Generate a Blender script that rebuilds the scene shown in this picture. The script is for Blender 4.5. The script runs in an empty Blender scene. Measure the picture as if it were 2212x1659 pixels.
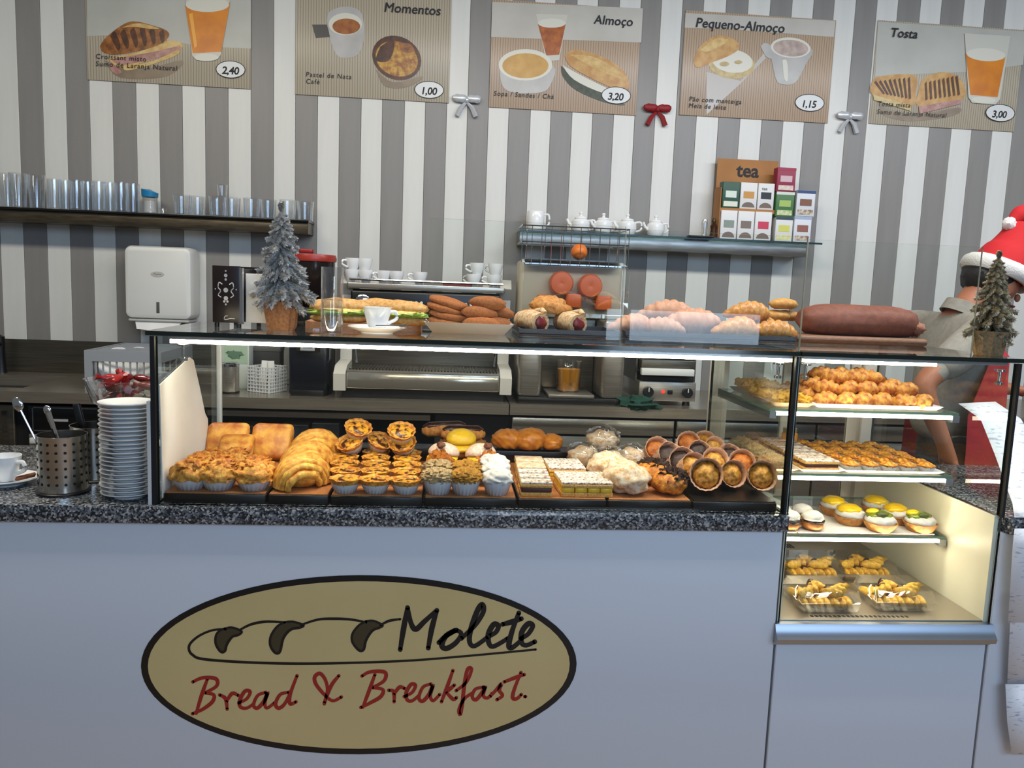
import bpy, bmesh, math, random
from mathutils import Vector, Matrix, Euler, noise
sc = bpy.context.scene
COL = sc.collection
PI = math.pi
# ---------------------------------------------------------------- camera
W, H, F = 2212.0, 1659.0, 1743.2464
CAM = Vector((0.65436268, -1.86073859, 1.43423901))
RIGHT = Vector((0.9960788935, -0.0797373762, 0.0383247799))
DOWN = Vector((0.0281004769, -0.1256085477, -0.9916818320))
FWD = Vector((0.0838880272, 0.9888702865, -0.1228753649))
cd = bpy.data.cameras.new('camera')
cd.sensor_fit = 'HORIZONTAL'; cd.sensor_width = 36.0; cd.lens = F / W * 36.0; cd.clip_start = 0.02
cam = bpy.data.objects.new('camera', cd); COL.objects.link(cam)
cam.matrix_world = Matrix(((RIGHT.x, -DOWN.x, -FWD.x, CAM.x), (RIGHT.y, -DOWN.y, -FWD.y, CAM.y),
                           (RIGHT.z, -DOWN.z, -FWD.z, CAM.z), (0, 0, 0, 1)))
sc.camera = cam
# ---------------------------------------------------------------- world, room light, exposure
wd = bpy.data.worlds.new('World'); sc.world = wd; wd.use_nodes = True
wd.node_tree.nodes['Background'].inputs[0].default_value = (0.86, 0.93, 1.0, 1)
wd.node_tree.nodes['Background'].inputs[1].default_value = 0.17
def area(name, loc, rot, sx, sy, power, col):
    l = bpy.data.lights.new(name, 'AREA'); l.shape = 'RECTANGLE'; l.size = sx; l.size_y = sy; l.energy = power; l.color = col
    o = bpy.data.objects.new(name, l); COL.objects.link(o); o.location = loc; o.rotation_euler = rot
    return o
# shop-front window behind the customer (cool daylight), ceiling panels (neutral)
area('shop_window_daylight', (2.4, -4.2, 2.75), (math.radians(76), 0, math.radians(10)), 4.2, 1.2, 96, (0.44, 0.66, 1.0))
area('pane_reflection_light', (2.42, -4.2, 1.10), (math.radians(90), 0, math.radians(8)), 1.0, .34, 9, (0.62, 0.80, 1.0))  # added low light panel, placed so the middle guard pane mirrors a bright patch
for nm_, lx_, pw_, c_ in (('ceiling_light_a', -.8, 26, (1.0, .92, .76)), ('ceiling_light_b', .8, 30, (1.0, .95, .87)), ('ceiling_light_c', 2.4, 33, (.97, .98, 1.0)), ('ceiling_light_d', 3.9, 27, (.94, .97, 1.0))):
    area(nm_, (lx_, .12, 2.9), (math.radians(14), 0, 0), 1.2, .3, pw_, c_)
vs = sc.view_settings
vs.view_transform = 'Standard'; vs.look = 'None'; vs.gamma = 1.0; vs.use_curve_mapping = False; vs.exposure = 0.0
sc.cycles.use_denoising = True
sc.cycles.max_bounces = 10; sc.cycles.transparent_max_bounces = 24
sc.cycles.caustics_reflective = False; sc.cycles.caustics_refractive = False
sc.cycles.sample_clamp_indirect = 4.0
# ---------------------------------------------------------------- placing helpers: points of the real surfaces
def ray(px, py):
    return RIGHT * ((px - W / 2) / F) + DOWN * ((py - H / 2) / F) + FWD
def aty(px, py, y):
    d = ray(px, py); return CAM + d * ((y - CAM.y) / d.y)
def atz(px, py, z):
    d = ray(px, py); return CAM + d * ((z - CAM.z) / d.z)
def atx(px, py, x):
    d = ray(px, py); return CAM + d * ((x - CAM.x) / d.x)
def X(px, py, y): return aty(px, py, y).x
def Z(px, py, y): return aty(px, py, y).z
def ORD(i): return ['first','second','third','fourth','fifth','sixth','seventh','eighth','ninth','tenth','eleventh','twelfth','thirteenth','fourteenth','fifteenth','sixteenth','seventeenth','eighteenth','nineteenth','twentieth','twenty-first','twenty-second','twenty-third','twenty-fourth','twenty-fifth','twenty-sixth','twenty-seventh','twenty-eighth'][i]
# ---------------------------------------------------------------- materials
def lin(h):
    if not isinstance(h, str): return tuple(h)[:3]
    h = h.lstrip('#'); r = []
    for i in (0, 2, 4):
        c = int(h[i:i+2], 16) / 255.0
        r.append(c / 12.92 if c <= .04045 else ((c + .055) / 1.055) ** 2.4)
    return tuple(r)
MATS = {}
NSCALE = 1.0   # relief and mottling scale; finer for baked goods
def N(nt, t, **kw):
    n = nt.nodes.new(t)
    for k, v in kw.items(): setattr(n, k, v)
    return n
def mat(name, col, rough=.5, metal=0., spec=.5, col2=None, ns=20., det=4., lo=.35, hi=.65, bump=0., bs=None, coat=0., rnd=0., emit=0., trans=0., sss=0., sc3=None):
    """one Principled material; col2 mixes in by 3-D noise, bump is fine relief, rnd varies the brightness from object to object"""
    if name in MATS: return MATS[name]
    m = bpy.data.materials.new(name); m.use_nodes = True; MATS[name] = m
    nt = m.node_tree; b = nt.nodes['Principled BSDF']
    b.inputs['Base Color'].default_value = (*lin(col), 1); b.inputs['Roughness'].default_value = rough
    b.inputs['Metallic'].default_value = metal; b.inputs['Specular IOR Level'].default_value = spec
    b.inputs['Coat Weight'].default_value = coat
    if trans: b.inputs['Transmission Weight'].default_value = trans
    if emit:
        b.inputs['Emission Color'].default_value = (*lin(col), 1); b.inputs['Emission Strength'].default_value = emit
    tc = None
    if col2 or bump:
        tc = N(nt, 'ShaderNodeTexCoord'); src = tc.outputs['Object']
        if sc3:
            mp = N(nt, 'ShaderNodeMapping'); mp.inputs['Scale'].default_value = sc3; nt.links.new(src, mp.inputs[0]); src = mp.outputs[0]
    out = None
    if col2:
        nz = N(nt, 'ShaderNodeTexNoise'); nz.inputs['Scale'].default_value = ns * NSCALE; nz.inputs['Detail'].default_value = det
        nt.links.new(src, nz.inputs['Vector'])
        rp = N(nt, 'ShaderNodeValToRGB'); rp.color_ramp.elements[0].position = lo; rp.color_ramp.elements[1].position = hi
        rp.color_ramp.elements[0].color = (*lin(col), 1); rp.color_ramp.elements[1].color = (*lin(col2), 1)
        nt.links.new(nz.outputs['Fac'], rp.inputs['Fac']); out = rp.outputs['Color']
    if rnd:
        oi = N(nt, 'ShaderNodeObjectInfo'); mr = N(nt, 'ShaderNodeMapRange')
        mr.inputs['To Min'].default_value = 1 - rnd; mr.inputs['To Max'].default_value = 1 + rnd
        nt.links.new(oi.outputs['Random'], mr.inputs['Value'])
        hs = N(nt, 'ShaderNodeHueSaturation'); nt.links.new(mr.outputs[0], hs.inputs['Value'])
        if out: nt.links.new(out, hs.inputs['Color'])
        else: hs.inputs['Color'].default_value = (*lin(col), 1)
        out = hs.outputs['Color']
    if out: nt.links.new(out, b.inputs['Base Color'])
    if bump:
        n2 = N(nt, 'ShaderNodeTexNoise'); n2.inputs['Scale'].default_value = (bs or ns * 2) * NSCALE; n2.inputs['Detail'].default_value = 5
        nt.links.new(src, n2.inputs['Vector'])
        bp = N(nt, 'ShaderNodeBump'); bp.inputs['Strength'].default_value = bump; bp.inputs['Distance'].default_value = .004
        nt.links.new(n2.outputs['Fac'], bp.inputs['Height']); nt.links.new(bp.outputs[0], b.inputs['Normal'])
    return m
def glassmat(name, tint=(.96, .985, .97), ior=1.45, edge=0., base=0., refl=(1, 1, 1)):
    """clear sheet glass: see-through with a Fresnel reflection"""
    m = bpy.data.materials.new(name); m.use_nodes = True; nt = m.node_tree; MATS[name] = m
    nt.nodes.remove(nt.nodes['Principled BSDF']); out = nt.nodes['Material Output']
    tr = N(nt, 'ShaderNodeBsdfTransparent'); tr.inputs[0].default_value = (*tint, 1)
    gl = N(nt, 'ShaderNodeBsdfGlossy'); gl.inputs['Roughness'].default_value = .0; gl.inputs['Color'].default_value = (*refl, 1)
    fr = N(nt, 'ShaderNodeFresnel')
    ge = N(nt, 'ShaderNodeNewGeometry'); mi = N(nt, 'ShaderNodeMix'); mi.inputs[2].default_value = ior; mi.inputs[3].default_value = 1 / ior
    nt.links.new(ge.outputs['Backfacing'], mi.inputs[0]); nt.links.new(mi.outputs[0], fr.inputs['IOR'])   # same reflectance on both faces of the sheet
    fac = fr.outputs[0]
    if edge or base:
        lw = N(nt, 'ShaderNodeLayerWeight'); lw.inputs['Blend'].default_value = .35
        ma = N(nt, 'ShaderNodeMath', operation='MULTIPLY_ADD'); ma.inputs[1].default_value = edge; ma.inputs[2].default_value = base
        nt.links.new(lw.outputs['Facing'], ma.inputs[0])
        ad = N(nt, 'ShaderNodeMath', operation='ADD'); ad.use_clamp = True
        nt.links.new(fac, ad.inputs[0]); nt.links.new(ma.outputs[0], ad.inputs[1]); fac = ad.outputs[0]
    mx = N(nt, 'ShaderNodeMixShader'); nt.links.new(fac, mx.inputs[0]); nt.links.new(tr.outputs[0], mx.inputs[1]); nt.links.new(gl.outputs[0], mx.inputs[2])
    nt.links.new(mx.outputs[0], out.inputs[0])
    return m
GLASS = glassmat('sheet_glass', (.975, .99, .98), 1.3)
TOPGLASS = glassmat('top_sheet_glass', (.975, .99, .98), 1.6)
TUMBLER = glassmat('drinking_glass', (.96, .965, .965), 1.45, .40, .04)
BAGM = glassmat('cellophane', (.985, .985, .985), 1.3, .10, .03)
PLASTIC = glassmat('clear_plastic', (.98, .985, .985), 1.4, .3, .05)
EDGE = mat('glass_edge_green', '#14201a', .12, spec=.6)
EDGEL = mat('glass_edge_pale', '#b9c9bf', .15)
STEEL = mat('brushed_steel', '#b5aea2', .28, .75, col2='#a29b8f', ns=6, sc3=(1, 40, 40))
STEELD = mat('dark_steel', '#6d665a', .32, .8, col2='#5a554a', ns=5, sc3=(1, 40, 40))
CHROME = mat('chrome', '#c9c9c9', .1, 1.0)
ALU = mat('anodised_aluminium', '#a9adb3', .35, 1.0)
WHITE = mat('white_laminate', '#d0d3d8', .42)
PORC = mat('white_porcelain', '#e9e9e6', .15, coat=.3)
BLACK = mat('black_plastic', '#0c0c0d', .35)
BLACKM = mat('black_matt', '#0a0908', .7)
DARKBROWN = mat('dark_brown_plastic', '#1d100e', .35)
GREYP = mat('grey_plastic', '#8f9296', .5)
WHITEP = mat('white_plastic', '#d6d5ce', .35)
PAPER = mat('white_paper', '#e6e4df', .8, col2='#dcdad4', ns=8)
INK = mat('black_ink', '#0d0d10', .6)
RED = mat('red_plastic', '#8c1517', .4)
LED = mat('led_diffuser', (1.0, .86, .62), .4, emit=40.0)
LEDS = mat('shelf_led_diffuser', (1.0, .88, .66), .4, emit=22.0)
# ---------------------------------------------------------------- mesh building
class MB:
    def __init__(s): s.v = []; s.f = []; s.mi = []; s.cur = 0
    def add(s, vs_, fs_):
        o = len(s.v); s.v += [tuple(v) for v in vs_]
        for f in fs_: s.f.append(tuple(i + o for i in f)); s.mi.append(s.cur)
        return s
    def slot(s, i): s.cur = i; return s
    def box(s, x0, x1, y0, y1, z0, z1):
        return s.add([(x0,y0,z0),(x1,y0,z0),(x1,y1,z0),(x0,y1,z0),(x0,y0,z1),(x1,y0,z1),(x1,y1,z1),(x0,y1,z1)],
                     [(0,3,2,1),(4,5,6,7),(0,1,5,4),(1,2,6,5),(2,3,7,6),(3,0,4,7)])
    def cbox(s, c, d): return s.box(c[0]-d[0]/2, c[0]+d[0]/2, c[1]-d[1]/2, c[1]+d[1]/2, c[2]-d[2]/2, c[2]+d[2]/2)
    def rbox(s, x0, x1, y0, y1, z0, z1, r=.01, n=4, e=None):
        """box with rounded vertical edges and softened top and bottom"""
        e = r * .5 if e is None else e
        def ring(z, off):
            p = []
            rr = max(r - off, 1e-4)
            for cx, cy, a0 in ((x1-r, y1-r, 0), (x0+r, y1-r, PI/2), (x0+r, y0+r, PI), (x1-r, y0+r, 1.5*PI)):
                for k in range(n + 1):
                    a = a0 + PI / 2 * k / n; p.append((cx + rr * math.cos(a), cy + rr * math.sin(a), z))
            return p
        rings = [ring(z0, e), ring(z0 + e * .3, e * .3), ring(z0 + e, 0), ring(z1 - e, 0), ring(z1 - e * .3, e * .3), ring(z1, e)]
        return s.loft(rings, cap=True)
    def loft(s, rings, cap=True, close=True):
        n = len(rings[0]); o = len(s.v); vs_ = [p for r in rings for p in r]; fs = []
        for i in range(len(rings) - 1):
            for k in range(n if close else n - 1):
                a = i * n + k; b = i * n + (k + 1) % n; fs.append((a, b, b + n, a + n))
        if cap: fs.append(tuple(range(n - 1, -1, -1))); fs.append(tuple((len(rings) - 1) * n + k for k in range(n)))
        return s.add(vs_, fs)
    def lathe(s, prof, n=24, c=(0, 0, 0), flute=0., nf=0, cap=False):
        rings = []
        for r, z in prof:
            ring = []
            for k in range(n):
                a = 2 * PI * k / n; rr = r + (flute * (1 if k % 2 else -1) if flute else 0)
                ring.append((c[0] + rr * math.cos(a), c[1] + rr * math.sin(a), c[2] + z))
            rings.append(ring)
        return s.loft(rings, cap=cap)
    def tube(s, pts, r, n=8, cap=True):
        pts = [Vector(p) for p in pts]; rings = []
        rs = r if isinstance(r, (list, tuple)) else [r] * len(pts)
        up = None
        for i, p in enumerate(pts):
            t = (pts[min(i+1, len(pts)-1)] - pts[max(i-1, 0)]).normalized()
            if up is None: up = Vector((0, 0, 1)) if abs(t.z) < .9 else Vector((1, 0, 0))
            a = t.cross(up).normalized(); b = t.cross(a).normalized(); up = -b if False else up
            rings.append([tuple(p + (a * math.cos(2*PI*k/n) + b * math.sin(2*PI*k/n)) * rs[i]) for k in range(n)])
        return s.loft(rings, cap=cap)
    def rod(s, a, b, r, n=6): return s.tube([a, b], r, n)
    def bar(s, a, b, w): return s.tube([a, b], w, 4)
    def prism(s, poly, d0, d1, plane='xz'):
        """extrude a 2-D outline: plane xz along y, yz along x, xy along z"""
        def p3(u, v, d): return (u, d, v) if plane == 'xz' else ((d, u, v) if plane == 'yz' else (u, v, d))
        return s.loft([[p3(u, v, d0) for u, v in poly], [p3(u, v, d1) for u, v in poly]])
    def blob(s, c, r, amp=0., fr=3., seed=0, nu=16, nv=10, fn=None, floor=None, rot=None):
        vs_ = []; fs = []
        off = Vector((seed * 7.3, seed * 3.1, seed * 1.7))
        for j in range(nv + 1):
            th = PI * j / nv
            for i in range(nu):
                ph = 2 * PI * i / nu
                d = Vector((math.sin(th) * math.cos(ph), math.sin(th) * math.sin(ph), math.cos(th)))
                k = 1 + amp * noise.noise(d * fr + off) * 2
                if fn: k *= fn(d)
                p = Vector((d.x * r[0] * k, d.y * r[1] * k, d.z * r[2] * k))
                if floor is not None and p.z < floor: p.z = floor
                if rot: p = rot @ p
                vs_.append(p + Vector(c))
        for j in range(nv):
            for i in range(nu):
                a = j * nu + i; b = j * nu + (i + 1) % nu
                if j == 0: fs.append((a, a + nu, b + nu))
                elif j == nv - 1: fs.append((a, a + nu, b))
                else: fs.append((a, a + nu, b + nu, b))
        return s.add(vs_, fs)
    def rotate(s, e, c=(0, 0, 0)):
        m = Euler(e).to_matrix(); c = Vector(c); s.v = [tuple(m @ (Vector(v) - c) + c) for v in s.v]; return s
    def move(s, d): s.v = [(v[0]+d[0], v[1]+d[1], v[2]+d[2]) for v in s.v]; return s
    def warp(s, fn): s.v = [tuple(fn(Vector(v))) for v in s.v]; return s
    def mesh(s, name, mats, angle=38, flat=False):
        me = bpy.data.meshes.new(name); me.from_pydata(s.v, [], s.f); me.validate()
        bm = bmesh.new(); bm.from_mesh(me); bmesh.ops.recalc_face_normals(bm, faces=bm.faces); bm.to_mesh(me); bm.free()
        for m in (mats if isinstance(mats, (list, tuple)) else [mats]): me.materials.append(m)
        if len(me.polygons) == len(s.mi): me.polygons.foreach_set('material_index', s.mi)
        if not flat:
            me.polygons.foreach_set('use_smooth', [True] * len(me.polygons)); me.set_sharp_from_angle(angle=math.radians(max(angle, 78) if NSCALE > 1 else angle))
        me.update(); return me
def obj(name, mb, m, parent=None, loc=None, rot=None, label=None, **kw):
    me = mb.mesh(name, m, **kw) if isinstance(mb, MB) else mb
    o = bpy.data.objects.new(name, me); COL.objects.link(o)
    if parent: o.parent = parent
    if loc: o.location = loc
    if rot: o.rotation_euler = rot
    if label: o['label'] = label
    return o
def tag(o, label, cat, group=None):
    o['label'] = label; o['category'] = cat
    if group: o['group'] = group
    return o
def thing(name, label, cat, loc=(0, 0, 0), rot=(0, 0, 0), group=None, scale=None):
    o = bpy.data.objects.new(name, None); COL.objects.link(o); o.empty_display_size = .02
    o.location = loc; o.rotation_euler = rot
    if scale: o.scale = (scale,) * 3 if isinstance(scale, (int, float)) else scale
    return tag(o, label, cat, group)
def struct(name, mb, m, parent=None, **kw):
    o = obj(name, mb, m, parent, **kw)
    if not parent: o['kind'] = 'structure'
    return o
def spawn(proto, name, label, cat, loc, rot=(0, 0, 0), group=None, scale=None):
    """one individual of a kind: proto is a list of (part name, mesh[, [(sub-part name, mesh)]])"""
    if len(proto) == 1 and len(proto[0]) == 2:
        o = obj(name, proto[0][1], None, loc=loc, rot=rot)
        if scale: o.scale = (scale,) * 3 if isinstance(scale, (int, float)) else scale
        return tag(o, label, cat, group)
    t = thing(name, label, cat, loc, rot, group, scale)
    for p in proto:
        o = obj(p[0], p[1], None, t)
        if len(p) > 2:
            for q in p[2]: obj(q[0], q[1], None, o)
    return t
def text_mesh(body, size, m, shear=0., align='LEFT', extrude=.0004, space=1., bold=0.):
    cu = bpy.data.curves.new('lettering', 'FONT'); cu.body = body; cu.size = size; cu.shear = shear; cu.align_x = align
    cu.extrude = extrude; cu.space_character = space; cu.resolution_u = 3; cu.offset = bold
    o = bpy.data.objects.new('lettering', cu); COL.objects.link(o)
    dg = bpy.context.evaluated_depsgraph_get(); me = bpy.data.meshes.new_from_object(o.evaluated_get(dg))
    bpy.data.objects.remove(o); bpy.data.curves.remove(cu); me.materials.clear(); me.materials.append(m); me.name = 'lettering'
    return me
def text(body, size, m, loc, parent=None, rot=(PI / 2, 0, 0), name='lettering', **kw):
    o = bpy.data.objects.new(name, text_mesh(body, size, m, **kw)); COL.objects.link(o)
    if parent: o.parent = parent
    o.location = loc; o.rotation_euler = rot
    return o
def crom(pts, n=6):
    """smooth curve through the points"""
    P = [pts[0]] + list(pts) + [pts[-1]]; out = []
    for i in range(1, len(P) - 2):
        for k in range(n):
            t = k / n; q = []
            for d in range(len(pts[0])):
                a, b, c, e = P[i-1][d], P[i][d], P[i+1][d], P[i+2][d]
                q.append(.5 * (2*b + (c-a)*t + (2*a-5*b+4*c-e)*t*t + (-a+3*b-3*c+e)*t**3))
            out.append(tuple(q))
    out.append(tuple(pts[-1])); return out
# ================================================================ SETTING
D = 2.15          # wall plane
GZ = .90          # granite top
TOP = 1.300       # top of the case's top glass
BZ = .93          # back worktop
WHITEPL = mat('painted_plank_white', '#dcdad2', .45, col2='#d5d3cb', ns=3, bump=.04, bs=60, sc3=(6, 1, .6))
GREYPL = mat('painted_plank_grey', '#8b8781', .45, col2='#84807b', ns=3, bump=.04, bs=60, sc3=(6, 1, .6))
wall = struct('wall_back', MB().box(-3.2, 5.2, D + .012, D + .15, 0, 3.4), mat('wall_plaster', '#8a8883', .7))
ed = [X(p, 250, D) for p in (41,93,143.5,194,243.7,294.4,344,394,443,493,542,591,638,686,733,780,825.6,873.5,918.4,964.6,1009.5,1054.8,1099,1145.6,1189.8,1235.7,1280.3,1325.9)]
ed += [X(p, 300, D) for p in (1368.6,1412.3,1457.2,1501.7,1549.5,1596,1643,1689,1734.6,1778.3,1824,1869,1913.5,1961.3,2005.8,2053.6,2097.3,2142,2186)]
ed = [ed[0] - .104 * k for k in range(10, 0, -1)] + ed + [ed[-1] + .11 * k for k in range(1, 9)]
for i in range(len(ed) - 1):
    w = ed[i+1] - ed[i]
    me = MB().rbox(-w/2 + .0006, w/2 - .0006, 0, .0115, 0, 3.4 - .9, .0015, 1)
    obj('plank', me, GREYPL if i % 2 == 0 else WHITEPL, wall, loc=((ed[i] + ed[i+1]) / 2, D, .9))
FLOORM = mat('floor_tile', '#a08871', .4, col2='#957c66', ns=4)
struct('floor', MB().box(-3.2, 5.2, -5, D + .15, -.1, 0), FLOORM)
# ---------------------------------------------------------------- front counter
def granite_mat():
    m = mat('speckled_granite', '#3a3d42', .16, spec=.6)
    nt = m.node_tree; b = nt.nodes['Principled BSDF']; tc = N(nt, 'ShaderNodeTexCoord')
    vo = N(nt, 'ShaderNodeTexVoronoi'); vo.inputs['Scale'].default_value = 240; nt.links.new(tc.outputs['Object'], vo.inputs['Vector'])
    bw = N(nt, 'ShaderNodeSeparateColor'); nt.links.new(vo.outputs['Color'], bw.inputs[0])
    rp = N(nt, 'ShaderNodeValToRGB'); rp.color_ramp.interpolation = 'CONSTANT'
    el = rp.color_ramp.elements; el[0].color = (*lin('#202226'), 1); el[1].position = .35; el[1].color = (*lin('#4d5054'), 1)
    for p_, c_ in ((.62, '#75777a'), (.84, '#a9a8a4')):
        e = el.new(p_); e.color = (*lin(c_), 1)
    nt.links.new(bw.outputs[0], rp.inputs[0]); nt.links.new(rp.outputs[0], b.inputs['Base Color'])
    return m
GRANITE = granite_mat()
ct = thing('service_counter', 'long white laminate shop counter facing the customer', 'counter', (0, 0, 0))
obj('front_panel', MB().rbox(-2.2, 1.494, 0, .018, .0, .86, .002, 1), WHITE, ct)
obj('front_panel', MB().rbox(1.500, 2.054, 0, .018, .0, .566, .002, 1), WHITE, ct)
obj('front_panel', MB().rbox(2.060, 3.4, .0, .018, .0, .86, .002, 1), WHITE, ct)
obj('carcass', MB().box(-2.2, 1.49, .02, .6, 0, .858), mat('carcass_board', '#8a8172', .6), ct)
obj('carcass', MB().box(1.502, 2.052, .02, .6, 0, .56), MATS['carcass_board'], ct)
obj('carcass', MB().box(2.064, 3.4, .02, .6, 0, .858), MATS['carcass_board'], ct)
tag(obj('granite_worktop', MB().rbox(-2.2, 1.502, -.014, .62, .86, GZ, .004, 2), GRANITE), 'speckled dark granite worktop running under the long pastry case', 'worktop')
tag(obj('granite_worktop', MB().rbox(2.072, 3.4, -.014, .62, .86, GZ, .004, 2), GRANITE), 'short end of granite worktop right of the tall pastry case', 'worktop')
# ---------------------------------------------------------------- glass panes with visible edges
def pane(x0, x1, y0, y1, z0, z1):
    d = (x1-x0, y1-y0, z1-z0); ax = d.index(min(d)); m = MB()
    v = [(x0,y0,z0),(x1,y0,z0),(x1,y1,z0),(x0,y1,z0),(x0,y0,z1),(x1,y0,z1),(x1,y1,z1),(x0,y1,z1)]
    fs = {2: [(0,3,2,1),(4,5,6,7)], 1: [(0,1,5,4),(2,3,7,6)], 0: [(1,2,6,5),(3,0,4,7)]}
    m.add(v, fs[ax] + [f for k in fs if k != ax for f in fs[k]]); m.mi = [0, 0, 1, 1, 1, 1]
    return m
GL2 = [GLASS, EDGE]; GLT = [TOPGLASS, EDGE]; GLP = [GLASS, EDGEL]
# ---------------------------------------------------------------- long pastry case on the granite
dc = thing('pastry_case', 'long low glass pastry case lit by a strip along its top', 'display case', (0, 0, GZ))
def cz(m): return m.move((0, 0, -GZ))
FR = obj('front_glass', cz(pane(0, 1.497, .006, .014, GZ, 1.288)), GL2, dc)
obj('side_glass', cz(pane(0, .008, .016, .52, GZ, 1.288)), GL2, dc)
obj('side_glass', cz(pane(1.489, 1.497, .016, .60, GZ, 1.288)), GL2, dc)
obj('top_glass', cz(pane(-.012, 1.499, -.004, .60, 1.290, TOP)), GLT, dc)
obj('corner_seal', cz(MB().box(-.005, .005, .002, .012, GZ, 1.288)), BLACKM, dc)
obj('corner_seal', cz(MB().box(1.492, 1.498, .000, .012, GZ, 1.288)), BLACKM, dc)
lc = obj('light_channel', cz(MB().box(.03, 1.487, .020, .046, 1.281, 1.2895)), ALU, dc)
obj('light_strip', cz(MB().box(.032, 1.485, .024, .042, 1.272, 1.2805)), LED, lc)
obj('corner_post', cz(MB().rbox(.0, .014, .508, .522, GZ, 1.286, .003, 1)), WHITEP, dc)
obj('end_strip', cz(MB().box(-.014, -.006, .002, .02, GZ, 1.14)), WHITEP, dc)
def clip(x, y, z):
    m = MB().lathe([(0, 0), (.013, 0), (.013, .004), (.004, .006), (.004, .03), (.009, .032), (.009, .038), (0, .039)], 14)
    m.rotate((PI, 0, 0)).move((x, y, z))
    return m
for x, par, base in ((.06, dc, 0), (1.462, dc, 0)):
    k = obj('glass_clip', cz(clip(x, .03, 1.27)), CHROME, par)
# white card standing against the left side glass
cardp = [atx(px, py, .012) for px, py in ((345, 832), (410, 772), (418, 778), (432, 840), (443, 893), (449, 905), (450, 960), (440, 985), (395, 1040), (352, 1075))]
cp = [(p.y, p.z) for p in cardp]; cp[-1] = (cp[-1][0], max(cp[-1][1], GZ + .005))
tag(obj('white_card', MB().prism(cp, .0095, .0125, 'yz'), PAPER), 'white card propped against the left end glass inside the case', 'card')
# ---------------------------------------------------------------- tall pastry case
tx0, tx1, tyb = 1.503, 2.060, .64
CREAM = mat('cream_panel', '#e6e2cc', .35)
WFRAME = mat('white_lacquered_frame', '#cfc6b8', .4)
tc_ = thing('tall_pastry_case', 'tall glass pastry case with three lit shelves', 'display case', (0, 0, 0))
obj('front_glass', pane(tx0 + .002, tx1, .004, .012, .612, 1.288), GL2, tc_)
obj('side_glass', pane(tx1 - .008, tx1, .014, tyb, .902, 1.288), GL2, tc_)
obj('side_panel', MB().box(tx1 - .012, tx1 - .001, .014, tyb, .60, .90), CREAM, tc_)
obj('side_panel', MB().box(tx0, tx0 + .008, .014, tyb, .60, .90), CREAM, tc_)
obj('side_glass', pane(tx0, tx0 + .007, .014, tyb, .902, 1.288), GLP, tc_)
obj('top_glass', pane(tx0, tx1 + .006, -.004, .66, 1.290, TOP), GLT, tc_)
obj('corner_seal', MB().box(tx1 - .003, tx1 + .004, .0, .012, .9, 1.288), BLACKM, tc_)
lc = obj('light_channel', MB().box(tx0 + .02, tx1 - .02, .02, .046, 1.281, 1.2895), ALU, tc_)
obj('light_strip', MB().box(tx0 + .022, tx1 - .2, .024, .042, 1.273, 1.2805), LED, lc)
# deck with slots
dk = obj('deck', MB().box(tx0 + .009, tx1 - .013, .014, tyb, .60, .625), mat('pale_steel_deck', '#b9b0a0', .3, .8), tc_)
sl = MB()
for i in range(22): sl.box(1.60 + i * .012, 1.607 + i * .012, .03, .04, .6248, .6258)
for i in range(30):
    for r in range(2): sl.box(tx0 + .012 + i * .0095, tx0 + .0175 + i * .0095, .575 + r * .02, .59 + r * .02, .6248, .6258)
obj('vent_slots', sl, BLACKM, dk)['kind'] = 'stuff'
# aluminium base profile
prof = [(-.001, .566), (-.001, .572), (-.022, .578), (-.026, .590), (-.020, .596), (-.012, .606), (-.006, .622), (.012, .622), (.012, .566)]
obj('base_profile', MB().prism(prof, tx0 - .012, tx1 + .004, 'yz'), ALU, tc_, label='blue-grey aluminium base profile', angle=20)
# rear frame and sliding doors
rf = MB()
for x in (tx0 + .004, tx1 - .045): rf.rbox(x, x + .04, tyb, tyb + .03, .625, 1.286, .003, 1)
rf.rbox(tx0 + .046, tx1 - .047, tyb, tyb + .03, 1.262, 1.286, .002, 1); rf.rbox(tx0 + .046, tx1 - .047, tyb, tyb + .03, .625, .65, .002, 1)
obj('rear_frame', rf, WFRAME, tc_)
for k, (a, b, y) in enumerate(((tx0 + .03, 1.80, tyb + .034), (1.775, tx1 - .02, tyb + .056))):
    f = MB(); w = .042
    f.rbox(a, a + w, y, y + .018, .64, 1.275, .003, 1); f.rbox(b - w, b, y, y + .018, .64, 1.275, .003, 1)
    f.rbox(a + w, b - w, y, y + .018, 1.235, 1.275, .003, 1); f.rbox(a + w, b - w, y, y + .018, .64, .70, .003, 1)
    if k == 0: f.rbox(a + w, b - w, y, y + .018, .735, .775, .003, 1)
    d_ = obj('sliding_door', f, WFRAME, tc_)
    obj('door_pane', pane(a + w, b - w, y + .006, y + .01, .70, 1.235), GLP, d_)
SH = [1.134, .960, .790]
for i, z in enumerate(SH):
    s_ = obj('shelf', pane(tx0 + .012, tx1 - .016, .19, .60, z - .007, z), [GLASS, mat('shelf_edge', '#6c8a78', .15)], tc_)
    obj('bracket', MB().box(tx0 + .012, tx0 + .030, .186, .60, z - .026, z - .0075), ALU, s_)
    obj('bracket', MB().box(tx1 - .036, tx1 - .016, .186, .60, z - .026, z - .0075), ALU, s_)
    obj('shelf_light', MB().box(tx0 + .032, tx1 - .038, .190, .204, z - .018, z - .009), LEDS, s_)
for x in (1.530, 2.030): obj('glass_clip', clip(x, .03, 1.27), CHROME, tc_)
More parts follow.
